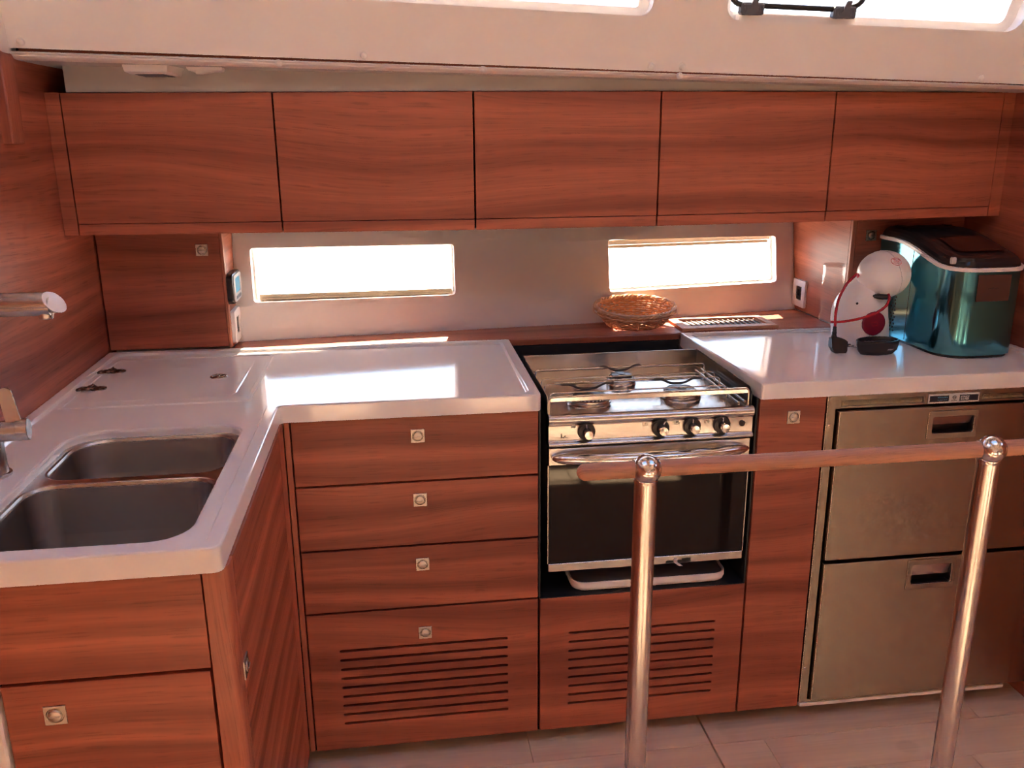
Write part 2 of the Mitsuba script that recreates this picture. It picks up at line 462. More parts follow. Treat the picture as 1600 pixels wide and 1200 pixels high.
def hull_bar(x0, x1, z0, z1, off0, off1, slope=0.0, n=8):
    """slim bar that follows the hull"""
    xs = np.linspace(x0, x1, n)
    V = []
    for x in xs:
        s = slope * (x - x0)
        for z, o in ((z0, off0), (z1, off0), (z1, off1), (z0, off1)):
            V.append((x, hull_y(x, z + s) + o, z + s))
    F = []
    for i in range(n - 1):
        for k in range(4):
            l = (k + 1) % 4
            F += [(4 * i + k, 4 * i + l, 4 * i + 4 + l), (4 * i + k, 4 * i + 4 + l, 4 * i + 4 + k)]
    F += [(0, 2, 1), (0, 3, 2), (4 * n - 4, 4 * n - 3, 4 * n - 2), (4 * n - 4, 4 * n - 2, 4 * n - 1)]
    return trimesh.Trimesh(np.array(V), np.array(F), process=False)
part('window_1', 'sill_track', hull_bar(-0.672, -0.136, 1.001, 1.0155, 0.018, 0.034, -0.010), 'cream_plastic', smooth=False)
for a, b in ((-0.665, -0.400), (-0.335, -0.142)):
    part('window_1', 'track_rib', hull_bar(a, b, 1.005 - .010 * (a + .672), 1.0085 - .010 * (a + .672), 0.0165, 0.019, -0.010), 'vent_beige', smooth=False)
part('window_2', 'blind_cassette', hull_bar(0.340, 0.885, 1.1165, 1.1285, 0.016, 0.034, -0.006), 'cream_plastic', smooth=False)
part('window_2', 'blind_bar', hull_bar(0.343, 0.880, 1.1065, 1.1140, 0.020, 0.032, -0.006), 'cream_plastic', smooth=False)

# coachroof side above, leaning inwards, with its two long windows
def coach_y(z):
    return 0.20 - 0.20 * (z - 1.60)
def cpt(x, z, off=0.0):
    return (x, coach_y(z) + off, z)
CW = [dense(rpoly([(-0.95, 1.730), (0.275, 1.680), (0.290, 1.87), (-0.95, 1.90)], [0.03, 0.028, 0.03, 0.03], 7)),
      dense(rpoly([(0.442, 1.676), (1.150, 1.655), (1.185, 1.86), (0.455, 1.87)], [0.028, 0.042, 0.03, 0.03], 7))]
outer = dense(np.array([(XL, z_edge(XL)), (XR, z_edge(XR)), (XR, ZR + .02), (XL, ZR + .02)]), 0.1)
v, f = trimesh.creation.triangulate_polygon(Polygon(outer, CW), engine='earcut')
f = np.asarray(f)
cr = np.cross(v[f[:, 1]] - v[f[:, 0]], v[f[:, 2]] - v[f[:, 0]])
f[cr < 0] = f[cr < 0][:, ::-1]
ms = [trimesh.Trimesh(np.column_stack([v[:, 0], coach_y(v[:, 1]), v[:, 1]]), f, process=False), trimesh.Trimesh(np.column_stack([v[:, 0], coach_y(v[:, 1]) + 0.035, v[:, 1]]), f[:, ::-1], process=False)]
def cring(ring, o0, o1, flip):
    a = np.column_stack([ring[:, 0], coach_y(ring[:, 1]) + o0, ring[:, 1]])
    b = np.column_stack([ring[:, 0], coach_y(ring[:, 1]) + o1, ring[:, 1]])
    n = len(a)
    k = np.arange(n)
    j = (k + 1) % n
    q = np.vstack([np.stack([k, k + n, j + n], 1), np.stack([k, j + n, j], 1)])
    return trimesh.Trimesh(np.vstack([a, b]), q[:, ::-1] if flip else q, process=False)
ms += [cring(h, 0, 0.035, True) for h in CW]
# rounded lip under its lower edge
wu = struct('wall_coachroof', cat(ms), 'coach', 20)
def lip_k(x):
    return 0.80 - 0.46 * (x + 1.04) / 2.34          # the lip thins out towards the right
def edge_bar(prof, x0, x1, n=12, taper=True):
    """outline in (y, z relative to the coachroof edge) carried along the edge"""
    r = np.asarray(prof, float)
    if Polygon(r).exterior.is_ccw is False:
        r = r[::-1]
    xs = np.linspace(x0, x1, n)
    V = np.vstack([np.column_stack([np.full(len(r), x), r[:, 0], r[:, 1] * (lip_k(x) if taper else 1) + z_edge(x)]) for x in xs])
    m = len(r)
    F = []
    for i in range(n - 1):
        for k in range(m):
            l = (k + 1) % m
            F += [(i * m + k, i * m + l, i * m + m + l), (i * m + k, i * m + m + l, i * m + m + k)]
    return trimesh.Trimesh(V, np.array(F), process=False)
part(wu, 'plywood_edge', edge_bar([(0.206, 0.0005), (0.206, -0.0065), (0.235, -0.0065), (0.235, 0.0005)], XL + .015, 1.16), 'brown_ply', smooth=False)
part(wu, 'lip', edge_bar([(0.203, -0.0065), (0.2015, -0.010), (0.203, -0.013), (0.207, -0.0145), (0.207, -0.017), (0.212, -0.022), (0.222, -0.025), (0.240, -0.026), (0.240, -0.0065)], XL, XR), 'coach', smooth=40)
tl = struct('trim_2', edge_bar([(0.236, -0.020), (0.236, -0.026), (0.66, -0.026), (0.66, -0.020)], XL, XR), 'fascia', False)   # lining under the side deck
part(tl, 'deck_edge', edge_bar([(0.23, 0.05), (0.23, -0.017), (0.95, -0.017), (0.95, 0.05)], XL - .03, XR + .03), 'carcass', smooth=False)
OX = [-1.012, -0.5525, -0.1045, 0.336, 0.781, 1.262]        # joints and bow of the overhead locker row
OY = [0.345, 0.315, 0.285, 0.285, 0.310, 0.360]
fx = np.array([-1.0] + OX[1:5] + [1.175])
fy = np.interp(fx, OX, OY) + 0.010
fasc = np.vstack([np.column_stack([fx, fy]), np.column_stack([fx, fy + .010])[::-1]])
struct('trim_3', slab(fasc, 1.5335, 1.60, 0.001), 'fascia', False)
for i, ring in enumerate(CW):
    w = struct('window_%d' % (i + 3), None, None)
    inn = inset(ring, 0.022)
    n = len(ring)
    k = np.arange(n)
    j = (k + 1) % n
    q = np.vstack([np.stack([k, k + n, j + n], 1), np.stack([k, j + n, j], 1)])[:, ::-1]
    A3 = np.column_stack([ring[:, 0], coach_y(ring[:, 1]) + 0.034, ring[:, 1]])
    B3 = np.column_stack([inn[:, 0], coach_y(inn[:, 1]) + 0.040, inn[:, 1]])
    C3 = np.column_stack([inn[:, 0], coach_y(inn[:, 1]) + 0.055, inn[:, 1]])
    part(w, 'frame', cat([trimesh.Trimesh(np.vstack([A3, B3]), q, process=False), trimesh.Trimesh(np.vstack([B3, C3]), q, process=False)]), 'white_plastic', smooth=20)
    v, f = trimesh.creation.triangulate_polygon(Polygon(inset(inn, 0.001)), engine='earcut')
    part(w, 'pane', trimesh.Trimesh(np.column_stack([v[:, 0], coach_y(v[:, 1]) + 0.048, v[:, 1]]), f, process=False), 'pane', smooth=False)

# roof lining with three glazed hatches to the sky, behind and above the viewer
HATCH = [(-0.75, -0.15, -1.20, -0.60), (0.35, 0.95, -1.20, -0.60), (1.75, 2.25, -1.35, -0.85)]
ro = Polygon([(XL - .03, YF - .03), (XS + .03, YF - .03), (XS + .03, -0.36), (XR + .03, -0.36), (XR + .03, 0.16), (XL - .03, 0.16)], [rect(a, b, c, d, 0.06) for a, b, c, d in HATCH])
cl = trimesh.creation.extrude_polygon(ro, 0.04, engine='earcut')
cl.apply_translation((0, 0, ZR))
cg = struct('ceiling', cl, 'coach', False)
for a, b, c, d in HATCH:
    part(cg, 'hatch_pane', bx(a - .01, b + .01, c - .01, d + .01, ZR + .045, ZR + .047, 0), 'pane', smooth=False)

# ------------------------------------------------------------------ square flush latch with a round push button
def latch_meshes():
    hole = rpoly([(0.0118 * math.cos(a), 0.0118 * math.sin(a)) for a in np.arange(24) * math.pi / 12], 0)
    plate = slab(rect(-.0152, .0152, -.0152, .0152), 0, 0.0022, 0.0007, [hole], 0.0006, True, 1)
    cup = lathe([(0.0118, 0.0016), (0.0112, 0.0004), (0.0, 0.0004)], 24)
    knob = lathe([(0.0100, 0.0002), (0.0100, 0.0030), (0.0088, 0.0044), (0.0050, 0.0052), (0.0, 0.0054)], 24)
    grip = bx(-0.0072, 0.0072, -0.0010, 0.0010, 0.0046, 0.0064, 0.0006)
    return plate, cup, cat([knob, grip])
LP, LC, LK = latch_meshes()
def latch(parent, place, label='square nickel latch with a round push button', mat='nickel', knob='nickel'):
    k = part(parent, 'latch', place(cat([LP, LC])), mat, label)
    part(k, 'button', place(LK), knob)
    return k
def at_front(x, z, y=0.0):
    def f(m):
        m = to_front(m)
        m.apply_translation((x, y, z))
        return m
    return f
def at_right(x, y, z):
    def f(m):
        m = to_right(m)
        m.apply_translation((x, y, z))
        return m
    return f

# ------------------------------------------------------------------ overhead lockers: five in a gently bowed row
ORD = ['leftmost of the five in the overhead row', 'second of the five from the left, above the left window', 'middle one of the five in the overhead row',
       'fourth of the five from the left, above the right window', 'rightmost of the five, above the ice maker']
def quad_prism(pa, pb, th, z0, z1, r=0.0015):
    pa, pb = np.array(pa), np.array(pb)
    d = (pb - pa) / np.linalg.norm(pb - pa)
    nrm = np.array([-d[1], d[0]])
    c = [pa, pb, pb + nrm * th, pa + nrm * th]
    return slab(np.array(c), z0, z1, r)
for i in range(5):
    a, b = np.array([OX[i], OY[i]]), np.array([OX[i + 1], OY[i + 1]])
    d = (b - a) / np.linalg.norm(b - a)
    nrm = np.array([-d[1], d[0]])
    g = 0.0022
    t = thing('overhead_locker', 'reddish brown wooden flap locker, ' + ORD[i], 'locker', 'overhead lockers in the row above the hull windows')
    part(t, 'body', slab(np.array([a + nrm * .019 + d * .001, b + nrm * .019 - d * .001, (b[0] - .001, 0.655), (a[0] + .001, 0.655)]), 1.224, 1.529, 0.001), 'carcass', smooth=False)
    part(t, 'door', quad_prism(a + d * g, b - d * g, 0.018, 1.2475, 1.532, 0.0018), 'wood')
    part(t, 'pull_strip', quad_prism(a + d * g + nrm * .0015, b - d * g + nrm * .0015, 0.0165, 1.2215, 1.2462, 0.0018), 'wood')
for x0, x1, y0, y1, txt in ((XL + .001, OX[0] - .001, 0.3485, 0.3465, 'narrow wooden filler strip between the left bulkhead and the first overhead locker'),
                            (OX[5] + .001, XR - .001, 0.362, 0.368, 'narrow wooden filler strip between the last overhead locker and the right bulkhead')):
    obj('filler_strip', slab(np.array([(x0, y0), (x1, y1), (x1, 0.60), (x0, 0.60)]), 1.221, 1.533, 0.0015), 'wood', txt, 'filler strip')

# ------------------------------------------------------------------ lockers standing on the worktop at both ends of the windows
t = thing('side_locker', 'dark wooden wall locker on the left end of the worktop with a square latch', 'locker')
part(t, 'body', bx(XL + .001, -0.742, 0.560, 0.590, 0.8995, 1.2205, 0), 'carcass', smooth=False)
part(t, 'door', front(XL + .004, -0.742, 0.903, 1.2200, 0.016, 0.542), 'wood')
latch(t, at_front(-0.786, 1.158, 0.542))
part(t, 'edge_strip', bx(-0.7415, -0.7335, 0.540, 0.560, 0.8985, 1.2205, 0.0015), 'wood_edge')
part(t, 'side_panel', to_right(slab(np.array([(0.5605, 0.8985), (0.6245, 0.8985), (0.6945, 1.2205), (0.5605, 1.2205)]), 0, 0.0075, 0.001), -0.741), 'wood')
t = thing('side_locker', 'wooden wall locker behind the ice maker with a sunlit end panel and a dark latch', 'locker')
part(t, 'body', bx(0.971, XR - .001, 0.525, 0.79, 0.8995, 1.2205, 0), 'carcass', smooth=False)
part(t, 'door', front(0.976, XR - .003, 0.903, 1.2200, 0.016, 0.502), 'wood')
latch(t, at_front(1.02, 1.161, 0.502), 'dark square latch', 'brass_dark', 'brass_dark')
part(t, 'edge_strip', bx(0.9625, 0.9745, 0.500, 0.512, 0.8985, 1.2205, 0.0015), 'wood_edge')
part(t, 'side_panel', to_right(slab(np.array([(0.5125, 0.8985), (0.8105, 0.8985), (0.8810, 1.2205), (0.5125, 1.2205)]), 0, 0.0075, 0.001), 0.9625), 'wood')

# ------------------------------------------------------------------ shelf between worktops and hull
sh = Polygon([(-0.732, 0.5365), (0.0, 0.5255), (0.01, 0.522), (0.486, 0.5225), (0.486, 0.528), (0.9615, 0.5125), (0.9615, 0.808), (0.60, 0.753), (0.278, 0.7015), (-0.732, 0.6215)])
ring = np.array(shapely.geometry.polygon.orient(sh).exterior.coords)[:-1]
obj('back_shelf', slab(ring, 0.880, 0.897, 0.0025), 'wood_shelf', 'low reddish wooden shelf running under the two hull windows', 'shelf')

# ------------------------------------------------------------------ worktops with a raised rim
def worktop(outer_pts, outer_r, rim, holes, sink=None):
    base = np.asarray(outer_pts, float)
    if not Polygon(base).exterior.is_ccw:
        base, outer_r = base[::-1], list(outer_r)[::-1]
    nx, pv = np.roll(base, -1, 0) - base, base - np.roll(base, 1, 0)
    turn = pv[:, 0] * nx[:, 1] - pv[:, 1] * nx[:, 0]          # convex corners get a tighter inner fillet, the hollow one a wider
    O = rpoly(base, outer_r, 6)
    def inner(d):
        return rpoly(inset(base, d), [max(r_ - d, 0.008) if t_ > 0 else r_ + d * .5 for r_, t_ in zip(outer_r, turn)], 6)
    I, Fl = inner(rim), inner(rim + 0.006)
    parts = [cap(O, list(holes), ZC0, False), strip(O, ZC0, O, ZC1 - 0.004)]
    last, lz = O, ZC1 - 0.004
    for s in (1, 2, 3):
        a = math.pi / 2 * s / 3
        r_ = inset(O, 0.004 * (1 - math.cos(a)))
        z_ = ZC1 - 0.004 + 0.004 * math.sin(a)
        parts.append(strip(last, lz, r_, z_))
        last, lz = r_, z_
    parts.append(cap(last, [I], ZC1))
    mid, mid2 = inner(rim + 0.002), inner(rim + 0.0045)
    parts += [strip(I, ZC1, mid, ZC1 - 0.0012), strip(mid, ZC1 - 0.0012, mid2, ZC1 - 0.0058), strip(mid2, ZC1 - 0.0058, Fl, ZC1 - 0.007)]
    tops = [inset(h, -0.005) for h in holes]
    m1 = [inset(h, -0.0015) for h in holes]
    parts.append(cap(Fl, tops, ZC1 - 0.007))
    for h, a, b in zip(holes, tops, m1):
        parts += [strip(b[::-1], ZC1 - 0.0085, a[::-1], ZC1 - 0.007), strip(h[::-1], ZC1 - 0.012, b[::-1], ZC1 - 0.0085), strip(h[::-1], ZC0, h[::-1], ZC1 - 0.012)]
    return cat(parts)
SINK = dense(rpoly([(-0.922, -0.612), (-0.605, -0.612), (-0.605, -0.102), (-0.922, -0.102)], [0.05, 0.055, 0.05, 0.07], 9), 0.06)
LPTS = [(XL + .001, 0.540), (XL + .001, -0.662), (-0.549, -0.662), (-0.549, -0.013), (0.003, -0.013), (0.003, 0.519)]
wt = obj('worktop', worktop(LPTS, [0.007, 0.007, 0.014, 0.012, 0.010, 0.007], 0.022, [SINK]), 'counter', 'white glossy L-shaped worktop around the sink, left of the stove', 'worktop', smooth=32)
obj('worktop', worktop([(0.503, -0.010), (XR - .001, -0.010), (XR - .001, 0.511), (0.4875, 0.519)], [0.007, 0.007, 0.007, 0.007], 0.020, []), 'counter', 'white glossy worktop carrying the ice maker, right of the stove', 'worktop', smooth=32)

# lid of the top-loading cool box, let into the worktop
t = thing('cool_box_lid', 'white rectangular lid with two hinges and a ring pull, set in the left worktop', 'lid')
ringo = rpoly([(-1.008, 0.052), (-0.615, 0.052), (-0.615, 0.470), (-1.008, 0.470)], [0.004, 0.012, 0.02, 0.02], 6)
ringi = rpoly([(-0.975, 0.092), (-0.655, 0.092), (-0.655, 0.440), (-0.975, 0.440)], 0.035, 7)
part(t, 'panel', cat([strip(ringo, 0.8932, inset(ringo, 0.002), 0.8965), cap(inset(ringo, 0.002), [inset(ringo, 0.009)], 0.8965), strip(inset(ringo, 0.009), 0.8965, inset(ringo, 0.011), 0.8942),
     cap(inset(ringo, 0.011), [ringi], 0.8942), strip(ringi, 0.8942, inset(ringi, 0.003), 0.8954), cap(inset(ringi, 0.003), [], 0.8954)]), 'counter', smooth=25)
for y in (0.196, 0.345):
    disc = [lathe([(0.0, 0.0), (0.017, 0.0), (0.017, 0.0022), (0.0155, 0.0030), (0.0, 0.0030)], 24, (sx, y, 0.8952)) for sx in (-0.998, -0.967)]
    hk = part(t, 'hinge', cat(disc), 'brass_dark', 'dark bronze butterfly hinge')
    part(hk, 'knuckle', cat([bx(-0.992, -0.974, y - .012, y + .012, 0.8975, 0.9018, 0.0012), tube([(-0.983, y - .016, 0.9010), (-0.983, y + .016, 0.9010)], 0.0032, 10)]), 'brass_dark')
    part(hk, 'screw', cat([lathe([(0.0035, 0), (0.0035, .0012), (0.0, .0016)], 10, (sx, y + sy, 0.8980)) for sx in (-1.004, -0.961) for sy in (-.009, .009)]), 'nickel')
lk = part(t, 'ring_pull', lathe([(0.0, 0.0), (0.020, 0.0), (0.020, 0.0016), (0.0185, 0.0024), (0.0150, 0.0024), (0.0142, 0.0006), (0.0, 0.0006)], 32, (-0.718, 0.261, 0.8952)), 'nickel', 'round metal ring pull')
part(lk, 'ring', cat([tube([(-0.718 + .0115 * math.cos(a), 0.261 + .0115 * math.sin(a), 0.8968) for a in np.arange(24) * math.pi / 12], 0.0016, 8, True), bx(-0.7195, -0.7165, 0.252, 0.270, 0.8962, 0.8985, 0.0006)]), 'brass_dark')

# ------------------------------------------------------------------ double sink hung under the worktop
t = thing('double_sink', 'brushed steel double sink set in the left worktop, small bowl behind the large one', 'sink')
B1 = rpoly([(-0.910, -0.312), (-0.612, -0.312), (-0.612, -0.108), (-0.910, -0.108)], [0.040, 0.04, 0.05, 0.065], 8)
B2 = rpoly([(-0.916, -0.608), (-0.610, -0.608), (-0.610, -0.338), (-0.916, -0.338)], [0.05, 0.055, 0.045, 0.045], 8)
FLG = rpoly([(-0.945, -0.635), (-0.585, -0.635), (-0.585, -0.080), (-0.945, -0.080)], 0.05, 6)
B1t, B2t = inset(B1, -0.004), inset(B2, -0.004)
zf = 0.8775
rimm = [cap(FLG, [B1t, B2t], zf), cap(FLG, [inset(B1, .004), inset(B2, .004)], zf - .006, False), strip(FLG, zf - .006, FLG, zf)]
for bt, bb in ((B1t, B1), (B2t, B2)):
    rimm += [strip(inset(bb, -.0008)[::-1], zf - .0012, bt[::-1], zf), strip(inset(bb, .001)[::-1], zf - .005, inset(bb, -.0008)[::-1], zf - .0012)]
part(t, 'rim', cat(rimm), 'steel', smooth=40)
def bowl(ring, depth):
    ms, last, lz = [], inset(ring, 0.001), zf - .005
    zb = zf - depth
    steps = [(0.006, zf - depth * .5), (0.012, zb + 0.036), (0.016, zb + 0.018), (0.024, zb + 0.007), (0.036, zb + 0.001)]
    for d, z in steps:
        r_ = inset(ring, d)
        ms.append(strip(r_[::-1], z, last[::-1], lz))
        last, lz = r_, z
    c = last.mean(0)
    small = np.array([c + 0.042 * (p - c) / np.linalg.norm(p - c) for p in last])
    ms.append(strip(small[::-1], zb - .001, last[::-1], lz))
    return cat(ms), c, small, zb
for ring, dep in ((B1, 0.135), (B2, 0.175)):
    mm, c, small, zb = bowl(ring, dep)
    bk = part(t, 'bowl', mm, 'sink_steel', smooth=40)
    part(bk, 'drain', cat([strip(inset(small, .006)[::-1], zb - .006, small[::-1], zb - .001), cap(inset(small, .006), [], zb - .006)]), 'steel')

# ------------------------------------------------------------------ mixer tap
t = thing('mixer_tap', 'brushed steel mixer tap with a long level spout beside the sink', 'tap')
bxy = (-0.983, -0.318)
part(t, 'body', lathe([(0.0, 0.8932), (0.0325, 0.8932), (0.0325, 0.897), (0.031, 0.8982), (0.0285, 0.8985), (0.0275, 0.91), (0.0255, 1.026), (0.0245, 1.029), (0.0, 1.029)], 40, (*bxy, 0)), 'steel')
part(t, 'neck', tube(bend([(bxy[0], -0.314, 1.02), (bxy[0], -0.314, 1.1825), (bxy[0] + .05, -0.314, 1.1825)], 0.03, 8), 0.0150, 20), 'steel')
en = np.array([0.80, -0.40, 0.46])
en /= np.linalg.norm(en)
ec = np.array([-0.8425, -0.3140, 1.1825])
def oblique(xs, r, flat=1.0):
    ang = np.arange(36) * math.pi / 18
    dy_, dz_ = r * np.cos(ang), r * np.sin(ang) * flat
    xe = ec[0] - (en[1] * dy_ + en[2] * dz_) / en[0]
    a_ = np.column_stack([np.full(36, xs), ec[1] + dy_, ec[2] + dz_])
    b_ = np.column_stack([xe, ec[1] + dy_, ec[2] + dz_])
    return a_, b_
a_, b_ = oblique(bxy[0] + .040, 0.0172)
i_ = np.arange(36)
j_ = (i_ + 1) % 36
fq = np.vstack([np.stack([i_, j_, j_ + 36], 1), np.stack([i_, j_ + 36, i_ + 36], 1)])
spm = trimesh.Trimesh(np.vstack([a_, b_]), fq, process=False)
part(t, 'spout', cat([spm, tube([(-0.925, -0.314, 1.1770), (-0.848, -0.314, 1.1770)], 0.0160, 24)]), 'steel')
cb = np.vstack([b_, [ec + en * .0012], (b_ - ec) * .90 + ec + en * .0012])
fc_ = [(36, 37 + k, 37 + (k + 1) % 36) for k in range(36)]
fc_ += [(k, (k + 1) % 36, 37 + (k + 1) % 36) for k in range(36)] + [(k, 37 + (k + 1) % 36, 37 + k) for k in range(36)]
part(t, 'end_cap', trimesh.Trimesh(cb, np.array(fc_), process=False), 'white_gloss', 'white slanted end cap')
part(t, 'nozzle', lathe([(0.0, 0.0), (0.010, 0.0), (0.0115, 0.004), (0.0115, 0.012), (0.0, 0.012)], 24, (-0.858, -0.3140, 1.1560)), 'steel')
vv = np.array([0.86, 0.12, 0.0])
vv /= np.linalg.norm(vv)
p0 = np.array([bxy[0] + .018, bxy[1], 0.970])
q1 = p0 + vv * 0.052
part(t, 'cartridge', cat([tube([p0, q1 - vv * .018], 0.0175, 28), tube([q1 - vv * .0175, q1 - vv * .001, q1], [0.0185, 0.0185, 0.017], 28)]), 'steel')
lv = []
e0 = q1 - vv * .019 + np.array([0, -.004, .008])
side = np.array([-vv[1], vv[0], 0])
up0 = np.array([-0.16, 0.10, 1.0])
up0 /= np.linalg.norm(up0)
wd = vv - up0 * (vv @ up0)
wd /= np.linalg.norm(wd)
nn = np.cross(up0, wd)
out = rpoly([(-0.0110, 0.0), (0.0120, 0.0), (0.0095, 0.066), (-0.0105, 0.066)], [0.0, 0.0, 0.0105, 0.0105], 8)
lm_ = slab(out, -0.003, 0.003, 0.0015)
R = np.eye(4)
R[:3, 0], R[:3, 1], R[:3, 2], R[:3, 3] = wd, up0, nn, e0
part(t, 'lever', xform(lm_, R), 'steel')

# ------------------------------------------------------------------ base cabinets
ZB0 = 0.040
GAP = 0.0022
def plinth(x0, x1, y):
    return bx(x0, x1, y, y + .012, 0.0005, ZB0 - .001, 0.0)
# four drawers
t = thing('base_cabinet', 'wooden base cabinet with four stacked drawers left of the stove', 'cabinet')
part(t, 'carcass', bx(-0.545, -0.001, 0.0175, 0.50, ZB0, 0.8615, 0), 'carcass', smooth=False)
part(t, 'plinth', plinth(-0.545, 0.0, 0.055), 'carcass')
part(t, 'stile', front(-0.5445, -0.5325, ZB0, 0.8605, 0.016, 0.0005), 'wood_upright')
zs = [0.8600, 0.709, 0.556, 0.401, ZB0]
SLOT_L = []
for i in range(9):
    z = 0.3025 - i * 0.02412
    SLOT_L.append(rect(-0.461, -0.073, z - .0033, z + .0033, 0.0032, 4))
for i in range(4):
    z1, z0 = zs[i] - (GAP if i else 0), zs[i + 1] + (GAP if i < 3 else 0)
    hl = SLOT_L if i == 3 else []
    dk = part(t, 'drawer', to_front(slab(rect(-0.5295, -0.0015, z0, z1), 0, 0.016, 0.0015, hl, 0.0005), 0.016), 'wood', 'drawer front with nine vent slots' if i == 3 else None)
    latch(dk, at_front(-0.2645, [0.8145, 0.6655, 0.509, 0.335][i]))
# stove bay and the slotted panel below it
t = thing('base_cabinet', 'wooden base unit below the stove with a slotted vent panel and a black recess', 'cabinet')
part(t, 'carcass', bx(0.0015, 0.5035, 0.0175, 0.50, ZB0, 0.394, 0), 'carcass', smooth=False)
part(t, 'plinth', plinth(0.0, 0.504, 0.055), 'carcass')
SLOT_R = []
for i in range(9):
    z = 0.3025 - i * 0.02412
    SLOT_R.append(rect(0.072, 0.433, z - .0030, z + .0030, 0.0029, 4))
part(t, 'vent_panel', to_front(slab(rect(0.0035, 0.5015, ZB0, 0.3975), 0, 0.016, 0.0015, SLOT_R, 0.0005), 0.016), 'wood')
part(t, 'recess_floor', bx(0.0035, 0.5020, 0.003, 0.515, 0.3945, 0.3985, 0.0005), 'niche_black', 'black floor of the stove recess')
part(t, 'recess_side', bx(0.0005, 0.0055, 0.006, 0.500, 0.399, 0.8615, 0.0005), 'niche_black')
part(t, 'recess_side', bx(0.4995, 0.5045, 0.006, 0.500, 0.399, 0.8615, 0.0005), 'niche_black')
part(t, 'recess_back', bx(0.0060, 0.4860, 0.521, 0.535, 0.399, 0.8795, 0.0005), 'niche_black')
# tall narrow locker
t = thing('base_cabinet', 'tall narrow wooden cabinet door between the stove and the refrigerator', 'cabinet')
part(t, 'carcass', bx(0.5055, 0.6635, 0.0175, 0.50, ZB0, 0.8615, 0), 'carcass', smooth=False)
part(t, 'plinth', plinth(0.5045, 0.6635, 0.055), 'carcass')
dk = part(t, 'door', front(0.5060, 0.6640, ZB0, 0.8600, 0.016), 'wood')
latch(dk, at_front(0.588, 0.8135))
# sink cabinet, facing the cabin
t = thing('base_cabinet', 'wooden sink cabinet in the left foreground with a rounded corner post', 'cabinet')
part(t, 'carcass', cat([bx(-1.040, -0.570, -0.625, -0.02, ZB0, 0.690, 0), bx(-1.040, -0.570, -0.626, -0.622, 0.69, 0.861, 0), bx(-0.5745, -0.570, -0.625, -0.02, 0.69, 0.861, 0)]), 'carcass', smooth=False)
part(t, 'plinth', bx(-1.03, -0.60, -0.60, -0.05, 0.0005, ZB0 - .001, 0), 'carcass', smooth=False)
dk = part(t, 'drawer', front(-1.040, -0.5835, 0.7035, 0.8600, 0.016, -0.645), 'wood')
dk = part(t, 'door', front(-0.8690, -0.5855, ZB0, 0.6985, 0.016, -0.645), 'wood')
latch(dk, at_front(-0.8025, 0.6485, -0.645))
post = rpoly([(-0.5815, -0.6455), (-0.5455, -0.6455), (-0.5455, -0.609), (-0.5815, -0.609)], [0.001, 0.013, 0.001, 0.001], 8)
part(t, 'corner_post', slab(post, ZB0, 0.8605, 0.001), 'wood_upright')
dk = part(t, 'door', to_right(slab(rect(-0.6060, -0.0760, ZB0, 0.8600), 0, 0.016, 0.0015), -0.5615), 'wood')
latch(dk, at_right(-0.5455, -0.597, 0.672))
part(t, 'stile', to_right(slab(rect(-0.0735, -0.0005, ZB0, 0.8605), 0, 0.0165, 0.0015), -0.5620), 'wood_upright')
obj('end_panel', bx(-1.040, -0.8735, -0.650, -0.630, 0.0005, 0.6970, 0.003), 'beige_wall', 'pale upright panel at the lower left beside the sink cabinet door', 'panel')

# ------------------------------------------------------------------ refrigerator with two drawers
t = thing('drawer_refrigerator', 'brushed steel built-in refrigerator with two drawers under the right worktop', 'refrigerator')
FH = [rect(0.688, 1.238, 0.058, 0.8285), rect(0.700, 0.9025, 0.8340, 0.8480), rect(1.0490, 1.238, 0.8340, 0.8480)]
part(t, 'frame', to_front(slab(rect(0.6665, 1.2965, 0.050, 0.8605), 0, 0.012, 0.0012, FH, 0.0005), 0.0105), 'fridge_steel', uv=[0, 2])
part(t, 'body', bx(0.672, 1.290, 0.012, 0.47, 0.050, 0.860, 0), 'carcass', smooth=False)
HD = {0: (0.925, 1.028, 0.7605, 0.8005), 1: (0.922, 1.026, 0.3695, 0.4205)}
for i, (z0, z1) in enumerate(((0.4490, 0.8245), (0.0610, 0.4395))):
    hx0, hx1, hz0, hz1 = HD[i]
    dk = part(t, 'drawer', to_front(slab(rect(0.6925, 1.2345, z0, z1, 0.003), 0, 0.022, 0.002, [rect(hx0, hx1, hz0, hz1, 0.004)], 0.0006), 0.010), 'fridge_steel', uv=[0, 2])
    bz = [rect(hx0, hx1, hz0, hz1, 0.004)]
    hk = part(dk, 'handle_frame', to_front(slab(rect(hx0 - .013, hx1 + .010, hz0 - .0145, hz1 + .0145, 0.004), 0, 0.0030, 0.001, bz, 0.0008), -0.0115), 'fridge_dark', 'polished grip surround')
    cup = [bx(hx0, hx1, 0.008, 0.0095, hz0, hz1, 0), bx(hx0, hx0 + .001, -0.011, 0.008, hz0, hz1, 0), bx(hx1 - .001, hx1, -0.011, 0.008, hz0, hz1, 0), bx(hx0, hx1, -0.011, 0.008, hz0, hz0 + .001, 0), bx(hx0, hx1, -0.011, 0.008, hz1 - .001, hz1, 0)]
    part(dk, 'grip_recess', cat(cup), 'black_gloss', 'dark recess behind the grip', smooth=False)
    part(dk, 'grip', hull([(hx0 + .002, -0.010, hz1 - .001), (hx1 - .002, -0.010, hz1 - .001), (hx0 + .002, -0.002, hz0 + .018), (hx1 - .002, -0.002, hz0 + .018), (hx0 + .002, -0.008, hz1 - .001), (hx1 - .002, -0.008, hz1 - .001), (hx0 + .002, 0.001, hz0 + .018), (hx1 - .002, 0.001, hz0 + .018)]), 'polished', smooth=False)
